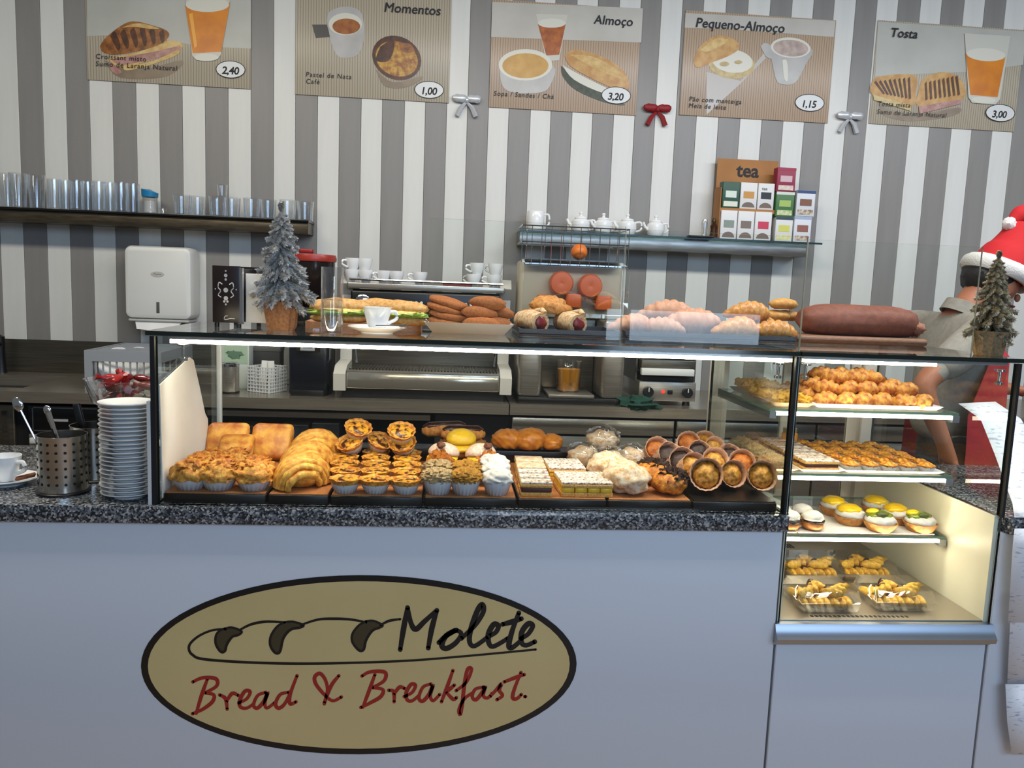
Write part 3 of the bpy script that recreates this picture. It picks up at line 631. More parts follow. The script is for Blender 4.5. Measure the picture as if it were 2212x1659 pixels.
for i in range(9):
    x = -a + .045 + i * (2*a - .09) / 8
    obj('bar', MB().box(x-.003, x+.003, -b+.003, -b+.009, .035, rh-.045), GREYP, rk)
    obj('bar', MB().box(x-.003, x+.003, b-.009, b-.003, .035, rh-.045), GREYP, rk)
for i in range(9):
    y = -b + .045 + i * (2*b - .09) / 8
    obj('bar', MB().box(-a+.003, -a+.009, y-.003, y+.003, .035, rh-.045), GREYP, rk)
    obj('bar', MB().box(-a+.02, a-.02, y-.003, y+.003, rh-.006, rh), GREYP, rk)
PL_ = MB().lathe([(0, 0), (.045, 0), (.05, .004), (.078, .016), (.080, .018), (.078, .0195), (.05, .008), (0, .006)], 28).mesh('plate', PORC)
for i, px in enumerate((258, 290)):
    tag(obj('plate', PL_, None, loc=(X(px, 790, 1.72), 1.72 + i * .06, BZ + .088), rot=(math.radians(76), math.radians(10), math.radians(12 - 30 * i))), ['white plate standing on edge in the grey dish basket', 'white plate leaning behind another in the dish basket'][i], 'plate', 'plates in the dish basket')
# sink tap
tp = thing('sink_tap', 'dark tap at the left edge above the sink', 'tap', (X(2, 780, 2.08), 2.08, BZ))
obj('body', MB().lathe([(0, 0), (.025, 0), (.022, .02), (.018, .1), (.02, .17), (0, .18)], 16), BLACK, tp); obj('spout', MB().tube([(0, 0, .13), (.02, -.08, .16), (.03, -.18, .13)], .011, 8), BLACK, tp)
# appliance: steel jar, carton, wire basket, grinder
sj = thing('steel_canister', 'round brushed steel canister on the back worktop', 'canister', (X(497, 830, 1.62), 1.62, BZ))
obj('body', MB().lathe([(0, 0), (.036, 0), (.037, .004), (.037, .115), (0, .115)], 24), STEEL, sj); obj('lid', MB().lathe([(.038, .115), (.038, .125), (.03, .130), (0, .131)], 24), CHROME, sj); obj('base_ring', MB().lathe([(.038, 0), (.039, .008), (.037, .009)], 24), BLACK, sj)
cb = thing('paper_carton', 'pale green and white carton behind the steel canister', 'carton', (X(515, 780, 1.82), 1.82, BZ))
obj('box', MB().rbox(-.055, .06, -.06, .06, 0, .20, .002, 1), mat('carton_white', '#cdd2c8', .6), cb)
obj('gable', MB().prism([(-.055, .20), (.06, .20), (.03, .25), (-.03, .25)], -.058, .058, 'xz'), mat('carton_lilac', '#b7b6bd', .6), cb)
obj('label', MB().box(-.05, .055, -.0612, -.0601, .11, .19), mat('carton_green', '#a9bda0', .6), cb); obj('printed_leaf', MB().blob((.0, -.0612, .148), (.035, .0006, .018), .4, 4, 3, 20, 8), mat('carton_ink', '#5d7a60', .6), cb)
# white wire basket
wx, wy = X(573, 810, 1.66), 1.70
wb = thing('wire_basket', 'small white grid basket of packets on the back worktop', 'basket', (wx, wy, BZ), rot=(0, 0, math.radians(-28)))
GW = mat('white_wire', '#dcdcda', .4)
for nm, rz in (('side_grid', 0), ('side_grid', PI/2), ('side_grid', PI), ('side_grid', 1.5*PI)):
    g = MB()
    for i in range(8): g.box(-.056 + i*.016 - .002, -.056 + i*.016 + .002, -.060, -.056, 0, .112)
    for i in range(8): g.box(-.058, .058, -.0605, -.0555, .002 + i*.015, .006 + i*.015)
    o = obj(nm, g, GW, wb, rot=(0, 0, rz)); o['kind'] = 'stuff'
obj('base', MB().box(-.056, .056, -.056, .056, 0, .003), GW, wb)
for i, (dx, rt) in enumerate(((-.02, .2), (.025, -.15))):
    tag(obj('paper_packet', MB().rbox(-.014, .014, -.003, .003, 0, .13, .001, 1), PAPER, loc=(wx + dx, wy - .01 * i, BZ + .004), rot=(0, rt * .4, rt)), ['white paper packet upright at the left in the grid basket', 'white paper packet upright at the right in the grid basket'][i], 'packet', 'packets in the grid basket')
# pale plastic jugs behind
jg = thing('measuring_jug', 'tall clear measuring jug behind the grid basket', 'jug', (X(612, 760, 1.95), 1.95, BZ))
obj('body', MB().lathe([(0, 0), (.045, 0), (.05, .25), (.047, .25), (.042, .006), (0, .006)], 20), PLASTIC, jg); obj('handle', MB().tube([(.048, 0, .22), (.085, 0, .2), (.08, 0, .09), (.045, 0, .06)], .008, 6), PLASTIC, jg)
dkb = thing('dark_box', 'small dark box standing behind the grid basket', 'box', (X(578, 775, 1.9), 1.88, BZ)); obj('body', MB().rbox(-.08, .07, -.04, .04, 0, .16, .004, 1), mat('dark_grey_box', '#2c2b27', .6), dkb); obj('lid', MB().rbox(-.082, .072, -.042, .042, .1605, .18, .004, 1), mat('grey_lid', '#5e5b57', .5), dkb)
# coffee grinder
gx = X(672, 800, 1.68)
gr = thing('coffee_grinder', 'black coffee grinder with red hopper lid left of the machine', 'coffee grinder', (gx, 1.72, BZ), scale=(1, 1, 1.17))
NAVY = mat('dark_navy_gloss', '#10131a', .25)
obj('body', MB().rbox(-.085, .085, -.11, .12, 0, .245, .02, 4), NAVY, gr)
obj('drip_tray', MB().rbox(-.07, .07, -.135, -.112, 0, .022, .006, 2), BLACK, gr)
obj('dispenser', MB().rbox(-.05, .05, -.135, -.112, .16, .25, .006, 2), CHROME, gr)
obj('neck', MB().rbox(-.06, .06, -.09, .09, .2455, .32, .02, 3), BLACK, gr)
obj('hopper', MB().lathe([(.05, .3205), (.085, .36), (.092, .47), (.092, .485), (0, .485)], 24), mat('smoked_hopper', '#1a1413', .15), gr)
ld = obj('hopper_lid', MB().lathe([(.097, .4855), (.1, .495), (.095, .51), (0, .515)], 24), mat('red_lid', '#9a3024', .35), gr)
obj('knob', MB().rbox(-.06, .0, -.02, .02, .5155, .53, .008, 3), RED, ld)
bd = obj('badge', MB().rbox(-.03, .03, -.1365, -.1355, .165, .19, .0004, 1), mat('badge_grey', '#a7a9aa', .4), gr); obj('badge_mark', MB().box(-.02, .02, -.1372, -.1366, .174, .181), INK, gr)
# ---------------------------------------------------------------- espresso machine
ex0, ex1 = X(722, 820, 1.56), X(1104, 830, 1.56); ew = (ex1 - ex0) / 2
em = thing('espresso_machine', 'two-group steel espresso machine with white side panels', 'espresso machine', ((ex0+ex1)/2, 1.60, BZ))
CREAMPL = mat('cream_machine_panel', '#c9c4b8', .35)
ez = lambda px, py, y: Z(px, py, y) - BZ
trz = ez(900, 800, 1.56)
for s_ in (-1, 1): 
    sp = [(-.07, .035), (-.075, trz - .02), (-.02, trz + .01), (.15, trz + .02), (.17, .43), (.13, .48), (.17, .52), (.44, .52), (.46, .05), (.3, .035)]
    obj('side_panel', MB().prism(sp, s_*ew - (.05 if s_ > 0 else 0), s_*ew + (.05 if s_ < 0 else 0), 'yz'), CREAMPL, em)
obj('front_apron', MB().rbox(-ew+.051, ew-.051, -.06, .0, .045, trz - .012, .006, 2), mat('mirror_steel', '#c9c2b4', .14, .8), em)
obj('drip_tray', MB().box(-ew+.051, ew-.051, -.06, .16, trz - .0115, trz - .004), STEEL, em)
for i in range(46):
    x = -ew + .065 + i * (2*ew - .13) / 45
    obj('grate_bar', MB().box(x-.003, x+.003, -.05, .15, trz - .0035, trz + .002), CHROME, em)
obj('rear_body', MB().rbox(-ew+.051, ew-.051, .16, .44, .04, .455, .006, 2), STEELD, em)
obj('head_panel', MB().rbox(-ew+.051, ew-.051, .06, .159, .355, .45, .012, 3), BLACK, em)
obj('display', MB().box(.03, .10, .0585, .0598, .40, .43), mat('blue_display', '#6fb7e0', .3, emit=.8), em)
for k in range(6):
    obj('button', MB().lathe([(0, 0), (.007, 0), (.006, .004), (0, .004)], 10).rotate((PI/2, 0, 0)).move((-.13 + k*.022, .0598, .408)), WHITEP, em)
    obj('button', MB().lathe([(0, 0), (.007, 0), (.006, .004), (0, .004)], 10).rotate((PI/2, 0, 0)).move((.15 + k*.022, .0598, .408)), WHITEP, em)
for x in (-.27, .24):
    obj('pressure_gauge' if x < 0 else 'steam_knob', MB().lathe([(0, 0), (.028, 0), (.030, .012), (.02, .018), (0, .018)], 20).rotate((PI/2, 0, 0)).move((x, .059, .408)), CHROME if x < 0 else BLACK, em)
for x in (-.12, .17):
    gh = obj('group_head', MB().lathe([(0, .25), (.038, .25), (.04, .26), (.04, .35), (0, .3545)], 20).move((x, .09, 0)), CHROME, em)
    obj('portafilter', MB().tube([(x, .05, .265), (x + .03, -.03, .26), (x + .05, -.10, .25)], [.018, .012, .015], 10), BLACK, gh)
obj('steam_wand', MB().tube([(-.29, .08, .36), (-.30, .03, .25), (-.285, .01, trz + .02)], .005, 8), CHROME, em)
obj('steam_wand', MB().tube([(.30, .08, .36), (.31, .03, .25), (.30, .01, trz + .02)], .005, 8), CHROME, em)
obj('top_tray', MB().rbox(-ew+.03, ew-.03, .10, .46, .4605, .485, .008, 3), STEEL, em)
obj('cup_rail', MB().tube([(-ew+.04, .11, .50), (ew-.04, .11, .50)], .005, 8), CHROME, em)
obj('plinth', MB().box(-ew+.03, ew-.03, -.02, .42, 0, .044), BLACK, em)
# coffee cups
def cup_proto(r, h, m=PORC):
    body = MB().lathe([(0, 0), (r*.55, 0), (r*.58, .004), (r*.72, h*.25), (r*.95, h*.75), (r, h), (r*.94, h), (r*.86, h*.7), (r*.62, h*.2), (0, h*.12)], 22)
    hd = MB().tube(crom([(r*.88, 0, h*.78), (r*1.4, 0, h*.80), (r*1.5, 0, h*.5), (r*.78, 0, h*.28)], 4), .0045 if r < .05 else .006, 6)
    return [('cup_body', body.mesh('cup_body', m)), ('handle', hd.mesh('handle', m))]
ECUP = cup_proto(.034, .055); BCUP = cup_proto(.045, .07)
mtop = BZ + .486
cups = [(760, 612, 0), (790, 612, 0), (828, 612, 0), (856, 612, 0), (906, 617, 0), (1022, 625, 0), (1066, 628, 0), (762, 580, 1), (788, 582, 1), (1030, 592, 1), (1070, 595, 1)]
for i, (px, py, l_) in enumerate(cups):
    y = 1.74
    nm = ['white espresso cup at the far left on the coffee machine', 'white espresso cup second from the left on the coffee machine', 'white espresso cup third on the machine top, no cup above', 'white espresso cup fourth on the machine top, no cup above', 'lone white espresso cup mid-way along the coffee machine top', 'white espresso cup under another, right of the blue display', 'white espresso cup at the far right on the coffee machine', 'upper cup of the stack at the far left of the machine', 'upper cup of the second stack on the coffee machine', 'upper cup of the stack right of the blue display', 'upper cup of the stack at the far right of the machine'][i]
    spawn(ECUP, 'espresso_cup', nm, 'cup', (X(px, py, y), y, mtop + .049 * l_), rot=(0, 0, PI + .3 * ((i * 7) % 5 - 2)), group='espresso cups on the machine')
tag(obj('red_cloth', MB().rbox(-.06, .07, -.02, .02, 0, .012, .006, 2), mat('dull_red_cloth', '#7c3b3a', .8), loc=(X(985, 625, 1.73), 1.73, mtop)), 'folded dull red cloth on top of the coffee machine', 'cloth')
# ---------------------------------------------------------------- orange juicer
jy = 1.63
jx0, jx1 = X(1118, 800, jy - .05), X(1345, 810, jy - .05); jw = (jx1 - jx0) / 2
jz = lambda py, y=jy - .05: Z(1240, py, y) - BZ
ju = thing('orange_juicer', 'steel orange juicer with wire feed basket and clear front', 'juicer', ((jx0+jx1)/2, jy, BZ))
t0 = jz(560); tm = jz(690)
obj('base', MB().rbox(-jw, jw, -.10, .22, 0, .03, .01, 3), BLACK, ju)
for s_ in (-1, 1): obj('column', MB().rbox(s_*jw - (.10 if s_ > 0 else 0), s_*jw + (.10 if s_ < 0 else 0), -.09, .20, .0305, tm, .02, 4), STEEL, ju)
obj('back_panel', MB().rbox(-jw+.101, jw-.101, .1, .2, .0305, tm, .004, 1), STEELD, ju)
obj('upper_housing', MB().rbox(-jw, jw, .06, .2, tm + .0005, t0 - .01, .02, 4), mat('cream_housing', '#b7ab93', .4), ju)
ORANGEP = mat('orange_plastic', '#e0672a', .35); ORANGE = mat('orange_peel', '#e87722', .45, bump=.2, bs=120)
for k, (px, py) in enumerate(((1215, 612), (1278, 618))):
    p = aty(px, py, jy - .02)
    obj('squeezer_drum', MB().lathe([(0, 0), (.050, 0), (.052, .01), (.052, .05), (.046, .06), (.02, .064), (0, .06)], 28).rotate((PI/2, 0, 0)).move((p.x - (jx0+jx1)/2, .055, p.z - BZ)), ORANGEP, ju)
for k, (px, py) in enumerate(((1240, 650), (1305, 655), (1180, 652))):
    p = aty(px, py, jy)
    obj('peel_guide', MB().rbox(-.035, .035, 0, .05, -.03, .03, .012, 3).move((p.x - (jx0+jx1)/2, .005, p.z - BZ)), ORANGEP, ju)
obj('front_cover', MB().prism([(-.1, tm + .01), (-.10, t0 - .03), (.05, t0 - .005), (.05, t0 - .01), (-.094, t0 - .034), (-.094, tm + .01)], -jw + .005, jw - .005, 'yz'), PLASTIC, ju)
obj('juice_tray', MB().rbox(-.10, .10, -.11, .09, .0305, .045, .006, 2), STEEL, ju)
# wire basket with loose oranges on top
bk_ = obj('feed_basket', MB().box(-jw + .02, jw - .02, .0, .19, t0 - .006, t0), CHROME, ju)
bz1 = jz(490) 
def loop(z, y0=-.03, y1=.2, xa=-jw, xb=jw): return [(xa, y0, z), (xb, y0, z), (xb, y1, z), (xa, y1, z), (xa, y0, z)]
for z in (bz1, (bz1 + t0) / 2): obj('basket_wire', MB().tube(loop(z), .003, 6), CHROME, bk_)
for i in range(12):
    x = -jw + i * 2 * jw / 11
    obj('basket_wire', MB().rod((x, -.03, t0 - .02), (x, -.03, bz1), .0018), CHROME, bk_)
    if i % 2: obj('basket_wire', MB().rod((x, .2, t0 - .02), (x, .2, bz1), .0018), CHROME, bk_)
p = aty(1254, 519, jy + .03)
og = thing('orange', 'whole orange waiting in the wire basket of the juicer', 'orange', (p.x, jy + .05, BZ + t0 + .001)); obj('peel', MB().blob((0, 0, .035), (.036, .036, .035), .01, 4, 1, 20, 14), ORANGE, og); obj('stem_scar', MB().lathe([(0, .0702), (.004, .0698), (0, .0715)], 8), mat('stem_green', '#5a5a28', .7), og)
p = aty(1232, 830, jy - .06)
jj = thing('juice_jug', 'clear jug of orange juice under the juicer', 'jug', (p.x, jy - .0, BZ + .046))
obj('jug', MB().lathe([(0, 0), (.048, 0), (.05, .004), (.058, .135), (.055, .135), (.047, .006), (0, .006)], 24), TUMBLER, jj); obj('juice', MB().lathe([(0, .0065), (.0465, .0065), (.052, .098), (0, .098)], 24), mat('orange_juice', '#e2930f', .4), jj); obj('jug_handle', MB().box(-.008, .008, -.075, -.06, .03, .12).box(-.008, .008, -.06, -.05, .105, .12).box(-.008, .008, -.06, -.05, .03, .045), PLASTIC, jj)
# ---------------------------------------------------------------- contact grill
gy = 1.68
gx0, gx1 = X(1378, 840, gy - .08), X(1500, 850, gy - .08); gw = (gx1 - gx0) / 2
gl = thing('contact_grill', 'steel contact grill with two knobs and red light', 'grill', ((gx0+gx1)/2, gy, BZ))
obj('body', MB().rbox(-gw, gw, -.10, .25, .02, .105, .006, 2), STEEL, gl)
for sx in (-1, 1): obj('foot', MB().lathe([(0, 0), (.018, 0), (.015, .0195), (0, .0195)], 12).move((sx*(gw-.03), -.06, 0)), BLACK, gl)
obj('lower_plate', MB().rbox(-gw+.01, gw-.01, -.09, .22, .1055, .125, .004, 1), BLACKM, gl)
lid = obj('upper_plate', MB().rbox(-gw+.005, gw-.005, -.095, .235, .15, .20, .008, 2), STEELD, gl)
obj('lid_handle', MB().rbox(-gw+.0, gw-.02, -.13, -.1, .135, .165, .006, 2), WHITEP, lid)
obj('lid_cover', MB().rbox(-gw+.02, gw-.02, -.07, .20, .2005, .245, .02, 3), STEELD, lid)
for sx in (-1, 1): obj('hinge_arm', MB().box(sx*(gw+.004) - .004, sx*(gw+.004) + .004, -.05, .24, .10, .23), STEELD, lid)
for x in (-gw+.04, gw-.04):
    kb = obj('knob', MB().lathe([(0, 0), (.024, 0), (.022, .018), (0, .018)], 18).rotate((PI/2, 0, 0)).move((x, -.1005, .06)), BLACK, gl)
    obj('pointer', MB().box(x-.002, x+.002, -.1195, -.119, .062, .08), WHITEP, kb)
obj('pilot_light', MB().lathe([(0, 0), (.008, 0), (.007, .004), (0, .004)], 12).rotate((PI/2, 0, 0)).move((-.02, -.1005, .062)), mat('red_pilot', '#ff2a1c', .4, emit=2.5), gl)
obj('switch', MB().rbox(.0, .022, -.104, -.1005, .052, .07, .001, 1), BLACK, gl)
p = atz(1380, 872, BZ)
cl = MB().blob((0, 0, .018), (.075, .04, .03), .35, 3.5, 4, 24, 12, floor=-.018)
tag(obj('green_cloth', cl, mat('dark_green_cloth', '#143d31', .9, bump=.3, bs=300), loc=(X(1378, 868, 1.52), 1.528, BZ - .004), rot=(.25, 0, -.2)), 'crumpled dark green cloth in front of the contact grill', 'cloth')
# ---------------------------------------------------------------- under-counter bits in the open bay
for i, (px, py, w, h, c, lb) in enumerate(((640, 925, .06, .09, '#56606a', 'blue-grey printed carton under the back worktop'), (706, 925, .06, .10, '#39433d', 'dark green packets under the back worktop'), (520, 915, .07, .08, '#5a5b52', 'olive cardboard box under the back worktop'))):
    t = thing('storage_box', lb, 'box', (X(px, py, 1.7), 1.72, .5755)); obj('body', MB().rbox(-w, w, -.06, .06, 0, .12 + h, .003, 1), mat('stored_' + str(i), c, .6, col2='#22262c', ns=16), t); obj('flap', MB().box(-w*.95, w*.95, -.058, .058, .1205 + h, .126 + h), mat('flap_board', '#6d675c', .7), t)
bw_ = MB().lathe([(0, 0), (.05, 0), (.055, .004), (.09, .06), (.087, .06), (.05, .01), (0, .008)], 24)
tag(obj('bowl', bw_, PORC, loc=(X(573, 915, 1.66), 1.68, .5755 + .13), scale=None) if False else obj('bowl', bw_, PORC, loc=(X(580, 915, 1.68), 1.70, .5755)), 'small white bowl in the dark bay under the worktop', 'bowl')
# ================================================================ RIGHT WALL SHELF
RZ = 1.690
rs = thing('wall_shelf', 'glass wall shelf on a steel rail holding mugs and tea boxes', 'shelf', (1.75, D, RZ))
x0, x1 = X(1122, 505, 2.0) - 1.75, X(1772, 532, 2.0) - 1.75
obj('shelf_board', pane(x0, x1, -.17, -.001, -.009, 0), [glassmat('teal_shelf_glass', (.45, .6, .6), 1.4, .2, .05), mat('teal_glass_edge', '#22383a', .15)], rs)
obj('rail', MB().rbox(x0, X(1745, 545, 2.0) - 1.75, -.14, -.001, -.070, -.0095, .003, 1), mat('rail_steel', '#9a958c', .3, .9, col2='#86817a', ns=4, sc3=(3, 20, 20)), rs)
MUG = [('cup_body', MB().lathe([(0, 0), (.036, 0), (.039, .004), (.041, .09), (.039, .093), (.037, .09), (.035, .008), (0, .006)], 24).mesh('cup_body', PORC)), ('handle', MB().tube(crom([(.038, 0, .078), (.062, 0, .078), (.064, 0, .035), (.039, 0, .022)], 4), .005, 6).mesh('handle', PORC))]
def teapot():
    b = MB().lathe([(0, 0), (.032, 0), (.036, .004), (.045, .03), (.043, .055), (.030, .068), (0, .07)], 24)
    l = MB().lathe([(.031, .0685), (.028, .076), (.008, .082), (.006, .088), (.010, .095), (.006, .101), (0, .102)], 20)
    h = MB().tube(crom([(.036, 0, .06), (.066, 0, .062), (.068, 0, .03), (.042, 0, .018)], 4), .005, 6)
    s = MB().tube([(-.04, 0, .03), (-.058, 0, .045), (-.068, 0, .065)], [.009, .007, .006], 8)
    return [('pot_body', b.mesh('pot_body', PORC)), ('lid', l.mesh('lid', PORC)), ('handle', h.mesh('handle', PORC)), ('spout', s.mesh('spout', PORC))]
TPOT = teapot()
spawn(MUG, 'mug', 'tall white mug at the left end of the glass wall shelf', 'mug', (X(1157, 480, 2.05), 2.05, RZ))
for i, (px, lb) in enumerate(((1254, 'first white teapot right of the mug on the shelf'), (1303, 'second white teapot right of the mug on the shelf'), (1355, 'third white teapot right of the mug on the shelf'), (1416, 'white teapot nearest the tea display on the shelf'))):
    spawn(TPOT, 'teapot', lb, 'teapot', (X(px, 490, 2.05 + .01 * (i % 2)), 2.05 + .01 * (i % 2), RZ), rot=(0, 0, .25 * (i % 2)), group='white teapots on the shelf')
# tea display
TP = .0009
def zz(py, px=1620, y=2.0): return Z(px, py, y)
KRAFT = mat('kraft_board', '#a9743f', .7, col2='#9d6a38', ns=6)
dx0, dx1 = X(1550, 440, 2.06), X(1682, 440, 2.06)
tdp = thing('tea_display', 'brown card tea stand with shelf reading tea', 'display stand', ((dx0+dx1)/2, 2.06, RZ))
hw = (dx1-dx0)/2; hT = Z(1615, 342, 2.06) - RZ; hM = Z(1615, 452, 2.03) - RZ
obj('back_board', MB().box(-hw, hw, .040, .046, 0, hT), KRAFT, tdp)
obj('side_board', MB().box(-hw-.004, -hw, -.05, .046, 0, hT * .62), KRAFT, tdp)
obj('shelf', MB().box(-hw, hw, -.05, .0395, hM - .02, hM), KRAFT, tdp)
text('tea', .09, INK, (-.055, .0385, hT - .082), tdp, bold=.002)
def teabox(px0, px1, py0, py1, y, z, label, body, panel, word=None, scallop=False, cap=None):
    a, b = X(px0, (py0+py1)/2, y), X(px1, (py0+py1)/2, y); h = abs(Z((px0+px1)/2, py0, y) - Z((px0+px1)/2, py1, y)); w = (b-a)/2
    t = thing('tea_box', label, 'tea box', ((a+b)/2, y, z), group='tea boxes on the shelf')
    obj('carton', MB().rbox(-w+.001, w-.001, 0, .05, 0, h, .002, 1), mat('tea_' + body[1:], body, .5), t)
    obj('label', MB().box(-w*.62, w*.62, -TP, -.0001, h*.40, h*.66), mat('tea_' + panel[1:], panel, .5), t)
    if scallop: obj('window', MB().add([(-w*.75*math.cos(a_), -TP*.6, h*.06 + h*.2*math.sin(a_)) for a_ in [PI*k/10 for k in range(11)]], [tuple(range(11))]), mat('tea_window', '#6d5b4d', .5), t)
    else: obj('picture', MB().box(-w*.8, w*.8, -TP, -.0001, h*.06, h*.26), mat('tea_pic_' + panel[1:], panel, .5, col2='#d8d2b8', ns=60), t)
    if cap: obj('cap_band', MB().box(-w+.001, w-.001, -TP*.8, -.0001, h*.88, h*.995), mat('tea_' + cap[1:], cap, .5), t)
    if word: text(word, h*.17, INK if body != '#1e4a33' else WHITEP, (-w*.55, -TP*.9, h*.74), t)
ym = 2.012
for i, (a, b, body, pan, lb) in enumerate(((1561, 1599, '#1e4a33', '#cfd8c8', 'dark green tea box at left of the stand\'s upper row'), (1600, 1637, '#d5d3cf', '#c08a3e', 'white tea box with amber label in the stand\'s upper row'), (1638, 1674, '#d5d3cf', '#1f2126', 'white tea box with black label in the stand\'s upper row'))):
    teabox(a, b, 381, 438, ym, RZ + hM, lb, body, pan, 'tea' if i == 2 else None, i > 0)
for i, (a, b, pan, lb) in enumerate(((1556, 1592, '#7f8a7c', 'white tea box with grey-green label in the lower row'), (1593, 1629, '#75655a', 'white tea box with brown label in the lower row'), (1630, 1667, '#c0324a', 'white tea box with pink label in the lower row'))):
    teabox(a, b, 459, 521, ym - .01, RZ, lb, '#d5d3cf', pan, None, True)
st = [(1674, 1712, 475, 528, RZ, '#cfcfca', '#c9c65a', 'pale tea box with yellow picture at the bottom beside the stand', '#2d3a4a'), (1714, 1752, 474, 530, RZ, '#cfd0d2', '#8a5646', 'white tea box with brown fruit picture at the lower right', '#9aa8bd')]
for a, b, c, d_, z, body, pan, lb, cap in st: teabox(a, b, c, d_, 2.0, z, lb, body, pan, None, False, cap)
h1 = Z(1693, 475, 2.0) - Z(1693, 528, 2.0); h2 = Z(1733, 474, 2.0) - Z(1733, 530, 2.0)
teabox(1676, 1716, 410, 464, 2.0, RZ + h1 + .001, 'green tea box stacked above the yellow-picture box', '#3d6b3a', '#9cb35a', None, False, '#cdd0c4')
teabox(1720, 1761, 412, 468, 2.0, RZ + h2 + .001, 'white tea box with navy top at the upper right of the stack', '#cfd0d2', '#7a5038', None, False, '#2b4170')
h3 = Z(1696, 410, 2.0) - Z(1696, 464, 2.0)
teabox(1679, 1720, 351, 403, 2.0, RZ + h1 + h3 + .002, 'crimson tea box on top of the green one', '#8c1f3c', '#c9a9ac', None, False, '#9a2242')
pv = spawn([('drinking_glass', MB().lathe([(0, 0), (.015, 0), (.012, .02), (.017, .07), (.012, .09), (.010, .09), (.014, .07), (0, .01)], 14).mesh('bottle', TUMBLER))], 'glass_bottle', 'small clear glass bottle left of the tea stand', 'bottle', (X(1521, 500, 2.03), 2.03, RZ))
fig = thing('bronze_figure', 'small bronze figurine beside the tea stand', 'figurine', (X(1541, 500, 2.02), 2.02, RZ)); BRZ = mat('bronze_figure_metal', '#4a3018', .35, .6)
obj('figure', MB().lathe([(0, 0), (.016, 0), (.018, .01), (.014, .04), (.017, .06), (.008, .072), (.011, .085), (.006, .096), (0, .098)], 14), BRZ, fig); obj('base', MB().box(-.02, .02, -.018, .018, 0, .006), BRZ, fig)
tag(obj('black_tray', MB().rbox(-.06, .06, -.03, .03, 0, .008, .004, 2), BLACK, loc=(X(1510, 512, 2.0), 1.985, RZ + .0002)), 'small flat black tray on the front of the glass shelf', 'tray')
# ================================================================ LEFT END OF THE GRANITE
def gpos(px, py, z=GZ): return atz(px, py, z)
# stack of saucers
sp_ = gpos(283, 1068); sx_, sy_ = sp_.x + .001, .075
SAUC = MB().lathe([(0, 0), (.035, 0), (.036, .003), (.058, .0115), (.0625, .0135), (.0625, .0155), (.056, .014), (.035, .0065), (0, .006)], 32).mesh('saucer', PORC)
nS = 22; st_h = Z(275, 868, sy_) - GZ
for i in range(nS):
    k = nS - 1 - i
    tag(obj('saucer', SAUC, None, loc=(sx_ + .0012 * math.sin(i * 2.3), sy_ + .0012 * math.cos(i * 1.7), GZ + i * st_h / nS * .985)), f'white saucer, {ORD(k)} from the top of the stack beside the case' if k else 'white saucer on top of the stack beside the case', 'saucer', 'stacked saucers on the granite')
# cutlery holders
def holder(px, py, y, label, tools):
    x = X(px, py, y); t = thing('cutlery_holder', label, 'cutlery holder', (x, y, GZ))
    m = mat('perforated_steel', '#b9b5ad', .22, 1.0)
    obj('cylinder', MB().lathe([(0, .006), (.054, .006), (.054, .138), (.055, .14), (.053, .14), (.052, .01), (0, .01)], 36), m, t)
    obj('base_ring', MB().lathe([(0, 0), (.059, 0), (.059, .005), (.055, .008), (0, .008)], 36), BLACK, t)
    h = MB()
    for k in range(18):
        a = 2*PI*k/18
        for j in range(6):
            z = .028 + j * .019; q = Matrix.Rotation(a, 3, 'Z')
            c = [q @ Vector((.0544, .0035*math.cos(b), z + .0035*math.sin(b))) for b in [2*PI*n_/8 for n_ in range(8)]]
            h.add(c, [tuple(range(8))])
    o = obj('drilled_holes', h, BLACKM, t); o['kind'] = 'stuff'
    for i, (dx, dy, tx_, ty_, hh, kind, lb) in enumerate(tools):
        u = thing('knife' if kind != 'spoon' else 'spoon', lb, 'knife' if kind != 'spoon' else 'spoon', (x + dx, y + dy, GZ + .012), rot=(ty_, tx_, 0))
        if kind == 'knife': obj('blade', MB().box(-.008, .008, -.001, .001, 0, hh * .45), CHROME, u); obj('handle', MB().rbox(-.009, .009, -.006, .006, hh*.451, hh, .004, 2), BLACK, u)
        elif kind == 'steel': obj('handle', MB().tube([(0, 0, 0), (0, 0, hh*.6), (0, 0, hh)], [.004, .004, .007], 8), CHROME, u); obj('tip', MB().blob((0, 0, hh + .006), (.009, .004, .012), 0, 1, 0, 10, 6), CHROME, u)
        else: obj('stem', MB().rod((0, 0, 0), (0, 0, hh), .0025), CHROME, u); obj('bowl', MB().blob((0, 0, hh + .015), (.012, .004, .018), 0, 1, 0, 10, 6), CHROME, u)
holder(138, 1070, .105, 'perforated steel cutlery holder in front, nearest the cup', [(-.01, 0, -.42, 0, .20, 'spoon', 'thin steel spoon leaning left in the front cutlery holder'), (.02, .01, -.30, 0, .185, 'steel', 'steel handled knife leaning in the front cutlery holder')])
holder(205, 1045, .235, 'perforated steel cutlery holder behind, next to the saucers', [(.0, 0, -.22, 0, .185, 'knife', 'black handled knife leaning left in the rear cutlery holder'), (.01, .015, .02, 0, .17, 'knife', 'black handled knife upright in the rear cutlery holder'), (.03, -.01, .24, 0, .18, 'knife', 'black handled knife leaning right in the rear cutlery holder')])
